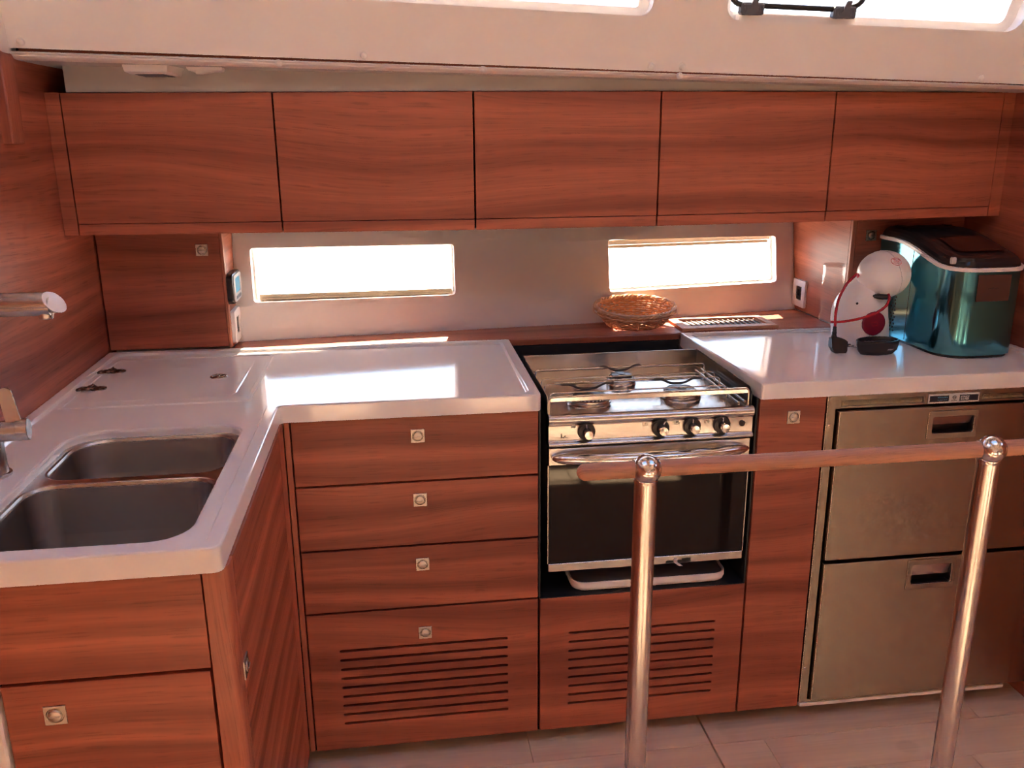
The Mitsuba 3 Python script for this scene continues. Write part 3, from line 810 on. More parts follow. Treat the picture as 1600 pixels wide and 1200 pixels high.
for x0, x1 in ((0.700, 0.9025), (1.0490, 1.238)):
    n = int((x1 - x0) / 0.0036)
    part(t, 'vent_grille', cat([bx(x0 + k * .0036 + .0006, x0 + k * .0036 + .0024, 0.001, 0.006, 0.8342, 0.8478, 0) for k in range(n)]), 'fridge_steel', smooth=False, kind='stuff')
ck = part(t, 'control_panel', front(0.9130, 1.0400, 0.8305, 0.8530, 0.004, -0.0045, 0.001), 'print_grey', 'slim grey control strip with two dark displays')
part(ck, 'display', front(0.9150, 0.9630, 0.8345, 0.8490, 0.001, -0.0052, 0.0003), 'screen_dark')
part(ck, 'display', front(0.9900, 1.0370, 0.8345, 0.8490, 0.001, -0.0052, 0.0003), 'screen_dark')
marks = []
for k in range(5):
    marks.append(bx(0.9350 + k * .0052, 0.9385 + k * .0052, -0.0056, -0.0050, 0.8440, 0.8455, 0))
    marks.append(bx(0.9350 + k * .0052, 0.9380 + k * .0052, -0.0056, -0.0050, 0.8385, 0.8394, 0))
part(ck, 'print', cat(marks), 'screen_blue', smooth=False)
em = []
for x in (0.9975, 1.0085):
    em.append(bx(x - .0048, x + .0048, -0.0058, -0.0051, 0.8372, 0.8468, 0.0003))
part(ck, 'button', cat(em), 'print_grey', smooth=False)
em = [tube([(0.9975 + .0030 * math.cos(a), -0.0060, 0.8420 + .0030 * math.sin(a)) for a in np.arange(16) * math.pi / 8], 0.0007, 5, True),
      tube([(1.0085 + .0030 * math.cos(a), -0.0060, 0.8420 + .0030 * math.sin(a)) for a in np.arange(16) * math.pi / 8], 0.0005, 5, True), bx(0.9950, 1.0000, -0.0062, -0.0057, 0.8414, 0.8426, 0), bx(1.0081, 1.0089, -0.0062, -0.0057, 0.8415, 0.8445, 0)]
em += [tube([(0.9765 + .0042 * math.cos(a), -0.0056, 0.8438 + .0042 * math.sin(a)) for a in np.arange(16) * math.pi / 8], 0.0008, 5, True), bx(0.9738, 0.9792, -0.0058, -0.0050, 0.8432, 0.8444, 0), bx(0.9690, 0.9840, -0.0054, -0.0048, 0.8355, 0.8368, 0)]
part(ck, 'symbol', cat(em), 'dark_grey', smooth=False)
for x, z in ((0.6755, 0.790), (0.6745, 0.149)):
    part(t, 'screw', to_front(lathe([(0.0042, 0.0), (0.0042, 0.0012), (0.003, 0.0018), (0.0, 0.0018)], 16), -0.0015).apply_translation((x, 0, z)), 'chrome')
part(t, 'base_strip', bx(0.668, 1.228, -0.006, 0.008, 0.0405, 0.0495, 0.001), 'white_plastic', 'white strip along the bottom')

# ------------------------------------------------------------------ gimballed stove
t = thing('stove', 'stainless steel boat stove with three burners and a dark glass oven door', 'stove')
SX0, SX1 = 0.020, 0.487
part(t, 'body', bx(SX0 + .008, SX1 - .008, 0.012, 0.372, 0.478, 0.832, 0.002), 'dark_grey', smooth=False)
pf = [(0.03, 0.848), (-0.004, 0.848), (-0.0105, 0.8465), (-0.0150, 0.842), (-0.0165, 0.836), (-0.0150, 0.8295), (-0.0100, 0.8255), (-0.0085, 0.822), (-0.0085, 0.7905), (-0.0110, 0.7865), (-0.0155, 0.7835), (-0.0165, 0.7805), (-0.0155, 0.7775), (-0.011, 0.7755), (0.03, 0.7755)]
cp = part(t, 'control_panel', profile_x(pf, SX0, SX1), 'polished', smooth=50)
part(cp, 'emblem', cat([bx(0.0475, 0.0505, -0.0092, -0.0083, 0.7950, 0.8060, 0), hull([(0.0505, -0.0092, 0.7955), (0.0525, -0.0092, 0.7955), (0.0590, -0.0092, 0.8000), (0.0575, -0.0092, 0.8015), (0.0505, -0.0083, 0.7955), (0.0590, -0.0083, 0.8)]), hull([(0.0540, -0.0092, 0.7975), (0.0560, -0.0092, 0.7985), (0.0630, -0.0092, 0.7960), (0.0625, -0.0092, 0.7945), (0.0540, -0.0083, 0.7975), (0.0630, -0.0083, 0.7955)]), bx(0.0475, 0.0555, -0.0092, -0.0083, 0.7950, 0.7972, 0)]), 'black_plastic', smooth=False)
def knob(parent, x, z, deg, name='knob'):
    kk = part(parent, name, lathe([(0.0, 0.0), (0.0198, 0.0), (0.0198, 0.006), (0.0185, 0.0085), (0.0105, 0.010), (0.0098, 0.026), (0.0, 0.026)], 36, (x, -0.0087, z), '-y'), 'black_plastic', 'round black control knob with a chrome tip')
    part(kk, 'tip', lathe([(0.0, 0.024), (0.0104, 0.024), (0.0104, 0.0295), (0.0092, 0.0310), (0.0, 0.0314)], 28, (x, -0.0087, z), '-y'), 'chrome')
    part(kk, 'pointer', xform(bx(x - .0009, x + .0009, -0.0205, -0.0180, z + .0095, z + .0185, 0.0003), rot(deg, [0, 1, 0], (x, 0, z))), 'white_plastic')
    return kk
for i, (x, dg) in enumerate(((0.104, -6), (0.2715, 28), (0.344, 0), (0.4135, 0))):
    knob(cp, x, 0.8085, dg)
    b = [bx(x - .0400 + q, x - .0400 + q + .0012, -0.0090, -0.0084, 0.8140, 0.8235, 0) for q in (0, .0098)] + [bx(x - .0400, x - .0291, -0.0090, -0.0084, 0.8140 + q, 0.8151 + q, 0) for q in (0, .0085)]
    if i:
        b.append(bx(x - .0358, x - .0322, -0.0090, -0.0084, 0.8172, 0.8208, 0))
        part(cp, 'burner_mark', cat(b), 'dark_grey', smooth=False)
    else:
        part(cp, 'burner_mark', cat([bx(x - .034, x - .024, -0.0090, -0.0084, 0.8180, 0.8215, 0)]), 'dark_grey', smooth=False)
part(cp, 'igniter', lathe([(0.0, 0.0), (0.0072, 0.0), (0.0072, 0.002), (0.0055, 0.003), (0.0, 0.0025)], 24, (0.4620, -0.0087, 0.8085), '-y'), 'black_plastic')
# hob tray with upstanding sides
hb = part(t, 'hob', cat([bx(SX0, SX1, -0.002, 0.3745, 0.838, 0.844, 0.001)]), 'polished')
part(hb, 'back_wall', bx(SX0, SX1, 0.3715, 0.3745, 0.8445, 0.8880, 0.0008), 'polished')
part(hb, 'side_wall', cat([hull([(SX0, y, z) for y, z in ((0.004, 0.844), (0.004, 0.874), (0.020, 0.8865), (0.371, 0.8875), (0.371, 0.844))] + [(SX0 + .0018, y, z) for y, z in ((0.004, 0.844), (0.004, 0.874), (0.020, 0.8865), (0.371, 0.8875), (0.371, 0.844))])]), 'polished', smooth=False)
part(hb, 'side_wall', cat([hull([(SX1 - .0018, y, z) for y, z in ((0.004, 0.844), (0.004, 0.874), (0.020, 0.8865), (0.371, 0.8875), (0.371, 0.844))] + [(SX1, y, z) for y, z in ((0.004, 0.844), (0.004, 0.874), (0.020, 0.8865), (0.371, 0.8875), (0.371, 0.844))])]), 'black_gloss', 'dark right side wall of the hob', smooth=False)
def burner(x, y, r):
    k = part(t, 'burner', lathe([(r * 1.0, 0.8442), (r * 1.02, 0.8465), (r * .97, 0.8485), (r * .99, 0.8500), (r * .99, 0.8530), (r * .93, 0.8550), (r * .97, 0.8572), (r * .97, 0.8600), (r * .90, 0.8612), (r * .80, 0.8585), (0, 0.8585)], 40, (x, y, 0)), 'polished', 'round burner with a bright ribbed cup')
    part(k, 'cap', lathe([(r * .72, 0.8588), (r * .74, 0.8640), (r * .70, 0.8680), (r * .30, 0.8690), (r * .26, 0.8702), (0, 0.8705)], 36, (x, y, 0)), 'black_plastic', 'dark burner cap')
    nt = 28
    part(k, 'flame_ring', cat([bx(x + r * .80 * math.cos(a) - .0009, x + r * .80 * math.cos(a) + .0009, y + r * .80 * math.sin(a) - .0009, y + r * .80 * math.sin(a) + .0009, 0.8586, 0.8635, 0) for a in np.arange(nt) * 2 * math.pi / nt]), 'steel', smooth=False, kind='stuff')
    return k
BUR = [(0.129, 0.078, 0.050), (0.349, 0.090, 0.046), (0.244, 0.232, 0.036)]
for x, y, r in BUR:
    burner(x, y, r)
# pot rails: thin bent wires across the hob and along its right side
for i, (y, xe) in enumerate(((0.066, 0.4510), (0.140, 0.4620), (0.185, 0.4660), (0.268, 0.4700))):
    part(t, 'pot_rail', tube(bend([(0.036, y, 0.846), (0.036, y, 0.8765), (xe, y, 0.8765), (xe, y, 0.846)], 0.010, 5), 0.0017, 8), 'chrome')
part(t, 'pot_rail', cat([tube([(0.062, 0.182, 0.8660), (0.432, 0.176, 0.8665)], 0.0042, 12)]), 'polished', 'broad bright bar across the hob')
for x, z in ((0.4745, 0.8530), (0.4600, 0.8505)):
    part(t, 'rail_guide', tube([(x, 0.012, z), (x, 0.300, z)], 0.0030, 10), 'steel')
part(t, 'fiddle', cat([bx(0.0235, 0.4760, 0.0005, 0.0030, 0.8755, 0.8875, 0.001), tube(bend([(0.0235, 0.0025, 0.848), (0.0235, 0.0025, 0.8865), (0.478, 0.0025, 0.8865), (0.478, 0.0025, 0.848)], 0.010, 6), 0.0028, 10)]), 'chrome', 'front guard rail of the hob')
def support(x, y, w, zt=0.8790):
    a = bend([(x - w * 1.25, y, zt), (x - w * .85, y, zt), (x - w * .35, y, 0.8675), (x + w * .35, y, 0.8675), (x + w * .85, y, zt), (x + w * 1.25, y, zt)], 0.008, 5)
    return tube(a, 0.0028, 8)
for (x, y, r), dy in zip(BUR, (0.044, 0.042, 0.036)):
    part(t, 'pan_support', support(x + .006, y + dy, max(r, .042) * 1.0), 'black_wire', 'dark dipped wire pan support')
# oven door
dk = part(t, 'oven_door', cat([bx(SX0 + .001, SX1 - .0015, -0.0060, 0.0100, 0.7300, 0.7705, 0.0012)]), 'polished', 'oven door with a bright steel head rail')
part(dk, 'glass', front(SX0 + .002, SX1 - .0025, 0.4895, 0.7295, 0.012, -0.0030, 0.001), 'oven_glass', 'black mirror-like glass')
part(dk, 'bottom_trim', cat([bx(SX0 + .001, SX1 - .0015, -0.0060, 0.0095, 0.4690, 0.4888, 0.001)]), 'steel', 'bright steel bottom rail')
part(dk, 'edge_trim', bx(SX0 - .001, SX0 + .0018, -0.0042, 0.0095, 0.4890, 0.7295, 0.0004), 'steel')
part(dk, 'edge_trim', bx(SX1 - .0022, SX1 + .0008, -0.0042, 0.0095, 0.4890, 0.7295, 0.0004), 'steel')
u = np.sin(np.linspace(-1, 1, 49) * math.pi / 2)
hp = np.column_stack([0.2535 + u * 0.2255, -0.012 - 0.030 * (1 - np.abs(u) ** 2.4), np.full(49, 0.7500)])
part(dk, 'handle', tube(hp, 0.0128 * np.sqrt(np.clip(1 - np.abs(u) ** 14, 0.10, 1)), 20), 'chrome', 'long bowed chrome handle')
part(dk, 'rack_wire', cat([tube([(0.058, 0.011, z), (0.36, 0.011, z)], 0.0008, 6) for z in (0.612, 0.600)]), 'steel')
lt = part(dk, 'catch', cat([bx(0.300, 0.360, -0.0066, -0.0058, 0.4708, 0.4768, 0), bx(0.338, 0.360, -0.0066, -0.0058, 0.4768, 0.4815, 0)]), 'black_matt', 'dark slot of the door catch', smooth=False)
part(lt, 'tab', cat([bx(0.3185, 0.3270, -0.0100, -0.0064, 0.4735, 0.4815, 0.0005), hull([(0.3185, -0.0105, 0.4735), (0.3300, -0.0150, 0.4655), (0.3270, -0.0105, 0.4735), (0.3395, -0.0150, 0.4655), (0.3185, -0.009, 0.4735), (0.3300, -0.0135, 0.4650), (0.3395, -0.0135, 0.4650)])]), 'grey_plastic')
for x0, x1 in ((0.0060, SX0), (SX1, 0.4990)):
    part(t, 'pivot', tube([(x0, 0.18, 0.772), (x1 + (0.008 if x1 < .1 else 0), 0.18, 0.772)], 0.006, 12), 'steel')

# tray under the stove
t = thing('tray', 'pale grey flat tray with rounded corners lying under the stove', 'tray')
tr = rpoly([(0.083, 0.012), (0.462, 0.012), (0.472, 0.30), (0.078, 0.30)], 0.035, 8)
trm = [strip(inset(tr, .010), 0.3992, inset(tr, .003), 0.4035), strip(inset(tr, .003), 0.4035, tr, 0.4100), strip(tr, 0.4100, tr, 0.4220), strip(tr, 0.4220, inset(tr, .0015), 0.4240), strip(inset(tr, .0015), 0.4240, inset(tr, .004), 0.4240), strip(inset(tr, .004), 0.4240, inset(tr, .006), 0.4195), cap(inset(tr, .010), [], 0.3992, False)]
part(t, 'shell', cat(trm), 'white_plastic', smooth=40)
part(t, 'insert', slab(inset(tr, .0062), 0.4150, 0.4200, 0.0006), 'slate', 'dark grey top surface')

# ------------------------------------------------------------------ vent grille in the shelf
t = thing('vent_grille', 'light wood framed vent grille with dark slots set in the shelf beside the basket', 'vent')
vo, vi = rect(0.502, 0.790, 0.5445, 0.690, 0.002, 2), rect(0.530, 0.770, 0.576, 0.670, 0.001, 2)
part(t, 'frame', slab(vo, 0.8974, 0.9055, 0.0015, [vi], 0.001), 'vent_wood')
part(t, 'tray', bx(0.531, 0.769, 0.577, 0.669, 0.8974, 0.8980, 0), 'black_matt', smooth=False)
sl = xform(bx(-0.0008, 0.0008, -0.046, 0.046, -0.0012, 0.0012, 0), rot(-12, [0, 1, 0]))
for k in range(15):
    m_ = sl.copy()
    m_.apply_translation((0.5375 + k * 0.0161, 0.623, 0.9000))
    part(t, 'slat', m_, 'wood_edge', smooth=False)

# ------------------------------------------------------------------ wicker basket
t = thing('bread_basket', 'small oval wicker basket on the shelf under the right window', 'basket')
BC = (0.388, 0.636)
def bas(u, a, dr_=0.0):
    """u 0 foot .. 1 rim"""
    rx = 0.070 + 0.046 * u ** 0.75 + dr_
    ry = 0.058 + 0.036 * u ** 0.75 + dr_
    return (BC[0] + rx * math.cos(a), BC[1] + ry * math.sin(a), 0.8990 + 0.056 * u + 0.14 * u * ry * math.sin(a))
NS = 40
side_m = []
for k in range(11):
    u_ = 0.03 + k * 0.088
    pts = []
    for s in range(NS * 4):
        a = 2 * math.pi * s / (NS * 4)
        pts.append(bas(u_, a, 0.0032 * math.cos(a * NS / 2 + math.pi * (k % 2))))
    side_m.append(tube(pts, 0.0021, 6, True))
part(t, 'weave', cat(side_m), 'wicker')
st = []
for s in range(NS):
    a = 2 * math.pi * (s + .5) / NS
    st.append(tube([bas(q, a) for q in np.linspace(0, 0.98, 6)], 0.0016, 5))
part(t, 'stakes', cat(st), 'wicker_pale', kind='stuff')
for s in range(0, NS, 4):
    a = 2 * math.pi * s / NS + .2
    part(t, 'splint', tube([bas(q, a, 0.0030) for q in np.linspace(0.02, 0.72, 5)], 0.0034, 6), 'wicker_pale')
rm = []
for ph in range(3):
    pts = []
    for s in range(200):
        a = 2 * math.pi * s / 200
        w_ = a * 17 + ph * 2 * math.pi / 3
        x, y, z = bas(1.0, a, 0.0042 * math.cos(w_))
        pts.append((x, y, z + 0.0042 * math.sin(w_)))
    rm.append(tube(pts, 0.0026, 6, True))
for du, dz in ((0.0045, -0.010), (0.004, 0.004)):
    rm.append(tube([np.array(bas(1.0, 2 * math.pi * s / 120, du)) + (0, 0, dz + .0012 * math.sin(s * .9)) for s in range(120)], 0.0019, 6, True))
part(t, 'rim', cat(rm), 'wicker_pale')
bm = [tube([(BC[0] + rx * math.cos(2 * math.pi * s / 60), BC[1] + rx * .82 * math.sin(2 * math.pi * s / 60), 0.8992) for s in range(60)], 0.0018, 5, True) for rx in np.arange(0.006, 0.071, 0.0042)]
bm.append(slab(np.array([(BC[0] + .069 * math.cos(a), BC[1] + .057 * math.sin(a)) for a in np.arange(48) * math.pi / 24]), 0.8974, 0.8988, 0.0004))
part(t, 'base', cat(bm), 'wicker')

# ------------------------------------------------------------------ sockets and display in the window recess
t = thing('power_socket', 'white square wall socket with black insert beside the right window', 'socket')
pl = slab(rect(-.041, .041, -.042, .042, 0.004), 0, 0.008, 0.002, [rect(-.019, .019, -.021, .021, 0.002)], 0.001)
def wall_right_face(m, y, z):
    m = to_left(m)
    m.apply_translation((0.9622, y, z))
    return m
part(t, 'plate', wall_right_face(pl, 0.7775, 0.953), 'white_gloss')
part(t, 'insert', wall_right_face(cat([slab(rect(-.0188, .0188, -.0208, .0208, 0.002), 0, 0.0045, 0.001, [np.array([(0.0125 * math.cos(a), 0.0125 * math.sin(a)) for a in np.arange(20) * math.pi / 10])], 0.0008), slab(rect(-.013, .013, -.013, .013), 0, 0.001, 0.0002)]), 0.7775, 0.953), 'black_plastic')
t = thing('power_socket', 'pale wall socket with black insert beside the left window, below the display', 'socket')
def wall_left_face(m, y, z):
    m = to_right(m)
    m.apply_translation((-0.7330, y, z))
    return m
part(t, 'plate', wall_left_face(slab(rect(-.043, .043, -.043, .043, 0.004), 0, 0.011, 0.002, [rect(-.020, .020, -.022, .022, 0.002)], 0.001), 0.596, 0.951), 'white_plastic')
part(t, 'insert', wall_left_face(slab(rect(-.0198, .0198, -.0218, .0218, 0.002), 0, 0.008, 0.001), 0.596, 0.951), 'black_plastic')
t = thing('control_display', 'small black rounded control display on the side of the left window recess', 'control display')
part(t, 'housing', wall_left_face(slab(rect(-.060, .060, -.040, .040, 0.018), 0, 0.016, 0.005), 0.600, 1.053), 'black_plastic')
part(t, 'bezel', wall_left_face(slab(rect(-.054, .054, -.035, .035, 0.012), 0.0155, 0.0185, 0.0012, [rect(-.036, .036, -.014, .026, 0.002)], 0.0006), 0.600, 1.053), 'print_grey')
part(t, 'screen', wall_left_face(slab(rect(-.0355, .0355, -.0135, .0255, 0.002), 0.0155, 0.0172, 0.0004), 0.600, 1.053), 'screen_blue')
part(t, 'button', cat([wall_left_face(slab(rect(-.0345 + k * .024, -.0165 + k * .024, -.029, -.020, 0.003), 0.018, 0.0200, 0.0006), 0.600, 1.053) for k in range(3)]), 'grey_rubber')

# ------------------------------------------------------------------ capsule coffee machine
t = thing('coffee_machine', 'white capsule coffee machine with a ball-shaped head on the right worktop', 'coffee machine')
ZT = 0.8932
prof = [(0.898, .929, .352, .070, .066), (0.915, .930, .352, .073, .070), (0.945, .926, .352, .074, .071), (0.975, .923, .352, .072, .069), (1.000, .923, .351, .068, .066), (1.022, .927, .349, .062, .061), (1.042, .935, .345, .055, .055), (1.062, .944, .340, .047, .050), (1.085, .953, .333, .036, .042)]
N = 48
aa = np.arange(N) * 2 * math.pi / N
pp = smooth_path(np.array([(z, cx, cy, rx, ry) for z, cx, cy, rx, ry in prof]), 4)
rings = [(np.column_stack([cx + rx * np.cos(aa), cy + ry * np.sin(aa)]), z) for z, cx, cy, rx, ry in pp]
bm = [cap(inset(rings[0][0], .004), [], ZT + .002, False), strip(inset(rings[0][0], .004), ZT + .002, rings[0][0], rings[0][1])]
for (r0, z0), (r1, z1) in zip(rings[:-1], rings[1:]):
    bm.append(strip(r0, z0, r1, z1))
bm.append(cap(rings[-1][0], [], rings[-1][1]))
part(t, 'body', cat(bm), 'white_gloss', smooth=50)
part(t, 'foot', slab(inset(rings[0][0], .006), ZT, ZT + .004, 0.001), 'black_plastic')
HC = np.array([0.962, 0.322, 1.0815])
hs = trimesh.creation.icosphere(subdivisions=4, radius=1.0)
hs.apply_scale([0.0665, 0.0640, 0.0615])
hs.apply_translation(HC)
hd = part(t, 'head', hs, 'white_gloss', smooth=True)
def on_head(d, off=0.0):
    d = np.asarray(d, float)
    d = d / np.linalg.norm(d)
    s = 1 / math.sqrt((d[0] / .0665) ** 2 + (d[1] / .0640) ** 2 + (d[2] / .0615) ** 2)
    return HC + d * (s + off)
ax = np.array([0.97, 0.10, 0.20])
ax /= np.linalg.norm(ax)
e1 = np.cross(ax, [0, 0, 1.0])
e1 /= np.linalg.norm(e1)
e2 = np.cross(ax, e1)
part(hd, 'seam', tube([on_head(ax * 0.10 + e1 * math.cos(a) + e2 * math.sin(a), 0.0001) for a in np.arange(72) * math.pi / 36], 0.0006, 6, True), 'grey_plastic')
part(hd, 'outlet', xform(trimesh.creation.icosphere(subdivisions=3, radius=1.0).apply_scale([0.0235, 0.016, 0.0075]), np.array([[1, 0, 0, 0.9420], [0, 1, 0, 0.2860], [-.06, 0, 1, 1.0295], [0, 0, 0, 1.0]])), 'black_plastic', 'dark capsule outlet under the head', smooth=True)
ld = np.array([0.03, -0.77, 0.63])
ld /= np.linalg.norm(ld)
l1 = np.cross([0, 0, 1.0], ld)
l1 /= np.linalg.norm(l1)
l2 = np.cross(ld, l1)
c_, s_ = math.cos(-.20), math.sin(-.20)
l1, l2 = l1 * c_ + l2 * s_, l2 * c_ - l1 * s_
lo = [tube([on_head(ld * .0635 + l1 * .0140 * math.cos(a) + l2 * .0112 * math.sin(a), 0.0002) for a in np.arange(40) * math.pi / 20], 0.0007, 6, True)]
for txt, dy, hgt in (('NESCAFE', 0.0042, 0.0030), ('Dolce', -0.0012, 0.0042), ('Gusto', -0.0068, 0.0042)):
    tm = meshkit.text_mesh(txt, hgt, 0.0006)
    tm.apply_translation((-tm.bounds[:, 0].mean(), dy, 0))
    R = np.eye(4)
    R[:3, 0], R[:3, 1], R[:3, 2], R[:3, 3] = l1, l2, ld, on_head(ld, -0.0004)
    vv_ = tm.vertices.copy()
    tm.vertices = np.array([on_head(ld * .0635 + l1 * q[0] + l2 * q[1], q[2]) for q in vv_])
    lo.append(tm)
part(hd, 'emblem', cat(lo), 'red_print', 'red oval emblem', smooth=False)
dn = np.array([0.03, -0.99, 0.03])
dn /= np.linalg.norm(dn)
d1 = np.cross([0, 0, 1.0], dn)
d1 /= np.linalg.norm(d1)
R = np.eye(4)
R[:3, 0], R[:3, 1], R[:3, 2], R[:3, 3] = d1, np.cross(dn, d1), dn, (0.9265, 0.2815, 0.9600)
dk = part(t, 'disc', xform(lathe([(0.0, -0.006), (0.0312, -0.006), (0.0312, 0.0005), (0.0300, 0.0016), (0.0, 0.0026)], 40), R), 'maroon', 'round dark red disc on the flank')
part(dk, 'mark', xform(cat([tube(bend([(-.009, .004, .0028), (.008, .005, .0028), (.009, -.005, .0028), (-.007, -.006, .0028), (-.009, .003, .0028)], .004), 0.0006, 6)]), R), 'red')
part(t, 'peg_hole', xform(lathe([(0.0, -0.001), (0.0030, -0.001), (0.0030, 0.0006), (0.0, 0.0008)], 16), np.array([[.8, 0, -.6, 0.8840], [-.6, 0, -.8, 0.2990], [0, 1, 0, 1.0110], [0, 0, 0, 1]], float)), 'black_plastic')
# drip tray
dt = np.array([(0.9145 + .0575 * math.cos(a) + .006 * math.sin(a), 0.2350 + .0360 * math.sin(a)) for a in aa])
ms = [cap(inset(dt, .012), [], ZT, False), strip(inset(dt, .012), ZT, inset(dt, .004), ZT + .010), strip(inset(dt, .004), ZT + .010, dt, ZT + .028), strip(dt, ZT + .028, dt, ZT + .0345), strip(dt, ZT + .0345, inset(dt, .0015), ZT + .036),
      strip(inset(dt, .0015), ZT + .036, inset(dt, .0045), ZT + .036), strip(inset(dt, .0045), ZT + .036, inset(dt, .006), ZT + .030), cap(inset(dt, .006), [], ZT + .030)]
dk = part(t, 'drip_tray', cat(ms), 'black_plastic', 'black oval drip tray', smooth=40)
part(dk, 'grate', cat([xform(bx(-0.011, 0.011, -.0012, .0012, ZT + .0300, ZT + .0318, 0.0004), np.array([[.8, -.6, 0, 0.877 + k * .0095], [.6, .8, 0, 0.236], [0, 0, 1, 0], [0, 0, 0, 1.0]])) for k in range(8)]), 'grey_rubber')
tm = meshkit.text_mesh('KRUPS', 0.0034, 0.0006, True)
tm.apply_translation((-tm.bounds[:, 0].mean(), 0, 0))
TV = []
for q in tm.vertices:
    x = 0.9335 + q[0] * 1.2
    a = math.acos(np.clip((x - 0.9145) / .0575, -1, 1))
    zz = ZT + .0145 + q[1]
    k = 0.0040 * (1 - (zz - ZT - .010) / .018)
    TV.append((x, 0.2350 - .0360 * math.sin(a) + k - q[2] - .0002, zz))
tm.vertices = np.array(TV)
part(dk, 'lettering', tm, 'print_grey', smooth=False)
# clear water tank, red cord, plug
tk = [lathe([(0.0, ZT + .004), (0.026, ZT + .004), (0.0285, ZT + .010), (0.0285, 1.092)], 36, (0.8715, 0.410, 0))]
part(t, 'water_tank', cat(tk), 'tank', 'clear water tank', smooth=40)
part(t, 'tank_lid', lathe([(0.0, 1.0925), (0.0290, 1.0925), (0.0290, 1.0955), (0.026, 1.0990), (0.0, 1.1000)], 36, (0.8715, 0.410, 0)), 'tank', smooth=40)
cA = smooth_path([(0.905, 0.345, 1.070), (0.880, 0.305, 1.086), (0.850, 0.272, 1.084), (0.828, 0.262, 1.067), (0.812, 0.260, 1.036), (0.806, 0.259, 1.000), (0.8065, 0.258, 0.962)], 8)
cB = smooth_path([(0.799, 0.268, 0.9715), (0.830, 0.2625, 0.9725), (0.876, 0.2600, 0.980), (0.915, 0.2590, 0.993), (0.940, 0.2600, 1.009), (0.953, 0.2690, 1.027), (0.956, 0.2830, 1.040)], 8)
ck = part(t, 'cord', cat([tube(cA, 0.0034, 12), tube(cB, 0.0034, 12)]), 'red', 'red power cord')
pk = part(t, 'plug', cat([lathe([(0.0035, 0.962), (0.0052, 0.961), (0.0044, 0.957), (0.0056, 0.954), (0.0046, 0.950), (0.0062, 0.946), (0.0052, 0.942), (0.0066, 0.938), (0.0070, 0.930), (0.0, 0.929)], 16, (0.8065, 0.258, 0)),
    hull([(0.797, 0.250, 0.932), (0.797, 0.266, 0.932), (0.816, 0.250, 0.934), (0.816, 0.266, 0.934), (0.799, 0.247, 0.908), (0.799, 0.268, 0.908), (0.809, 0.247, 0.8936), (0.809, 0.268, 0.8936), (0.836, 0.245, 0.8936), (0.836, 0.270, 0.8936), (0.841, 0.247, 0.898), (0.841, 0.268, 0.898), (0.841, 0.248, 0.923), (0.841, 0.267, 0.923), (0.832, 0.248, 0.929), (0.832, 0.267, 0.929)])]), 'black_plastic', 'black mains plug')
part(pk, 'pin', cat([tube([(0.840, y, 0.911), (0.858, y, 0.911)], 0.0022, 10) for y in (0.2495, 0.2655)]), 'chrome')

# ------------------------------------------------------------------ ice maker
t = thing('ice_maker', 'teal metallic ice maker with a smoked black lid on the right worktop', 'ice maker')
IP = rpoly([(1.0375, 0.150), (1.246, 0.150), (1.246, 0.492), (1.0375, 0.492)], [0.060, 0.060, 0.02, 0.02], 10)
IP = dense(IP, 0.02)
# bow the front a little
IP[:, 1] -= 0.010 * np.clip(1 - ((IP[:, 0] - 1.142) / 0.105) ** 2, 0, 1) * (IP[:, 1] < 0.2)
def rimz(y):
    s = np.clip((np.asarray(y) - 0.15) / (0.40 - 0.15), 0, 1)
    return 1.1135 + 0.045 * (s * s * (3 - 2 * s))
def lay(ring, dz):
    return rimz(ring[:, 1]) + dz
part(t, 'base', slab(inset(IP, .006), ZT, ZT + .010, 0.002), 'black_plastic')
part(t, 'body', cat([strip(IP, ZT + .008, IP, lay(IP, -.004)), strip(inset(IP, .004), ZT + .006, IP, ZT + .008)]), 'teal', 'teal metallic shell', smooth=40)
ro_ = inset(IP, -0.005)
def c3(ring, zz, up=True):
    v, f = trimesh.creation.triangulate_polygon(Polygon(ring), engine='earcut')
    f = np.asarray(f)
    c = np.cross(v[f[:, 1]] - v[f[:, 0]], v[f[:, 2]] - v[f[:, 0]])
    f[c < 0] = f[c < 0][:, ::-1]
    return trimesh.Trimesh(np.column_stack([v, zz(v)]), f if up else f[:, ::-1], process=False)
part(t, 'rim', cat([strip(inset(IP, .002), lay(IP, -.0045), ro_, lay(IP, -.0035)), strip(ro_, lay(IP, -.0035), ro_, lay(IP, .0045)), strip(ro_, lay(IP, .0045), inset(IP, -.003), lay(IP, .006)), strip(inset(IP, -.003), lay(IP, .006), inset(IP, .002), lay(IP, .006))]), 'white_plastic', 'white wavy rim', smooth=40)
lid, last, lz = [], inset(IP, .001), lay(IP, .0060)
for d, h in ((0.002, .012), (0.006, .020), (0.014, .027), (0.026, .031), (0.042, .033)):
    r_ = inset(IP, d) if d < .02 else IP + (inset(IP, .02) - IP) * (d / .02)
    z_ = lay(IP, h)
    lid.append(strip(last, lz, r_, z_))
    last, lz = r_, z_
cc = last.mean(0)
for s in (0.75, 0.5, 0.25, 0.02):
    r_ = cc + (IP + (inset(IP, .02) - IP) * (.042 / .02) - cc) * s
    z_ = rimz(r_[:, 1]) + .033 + .002 * (1 - s)
    lid.append(strip(last, lz, r_, z_))
    last, lz = r_, z_
lk = part(t, 'lid', cat(lid), 'smoke', 'smoked black lid', smooth=40)
wnd = rpoly([(1.075, 0.195), (1.215, 0.195), (1.205, 0.300), (1.085, 0.300)], 0.02, 6)
part(lk, 'window', cat([trimesh.Trimesh(np.column_stack([cap(wnd, [], 0).vertices[:, :2], rimz(cap(wnd, [], 0).vertices[:, 1]) + .0362]), cap(wnd, [], 0).faces, process=False)]), 'black_gloss', smooth=False)
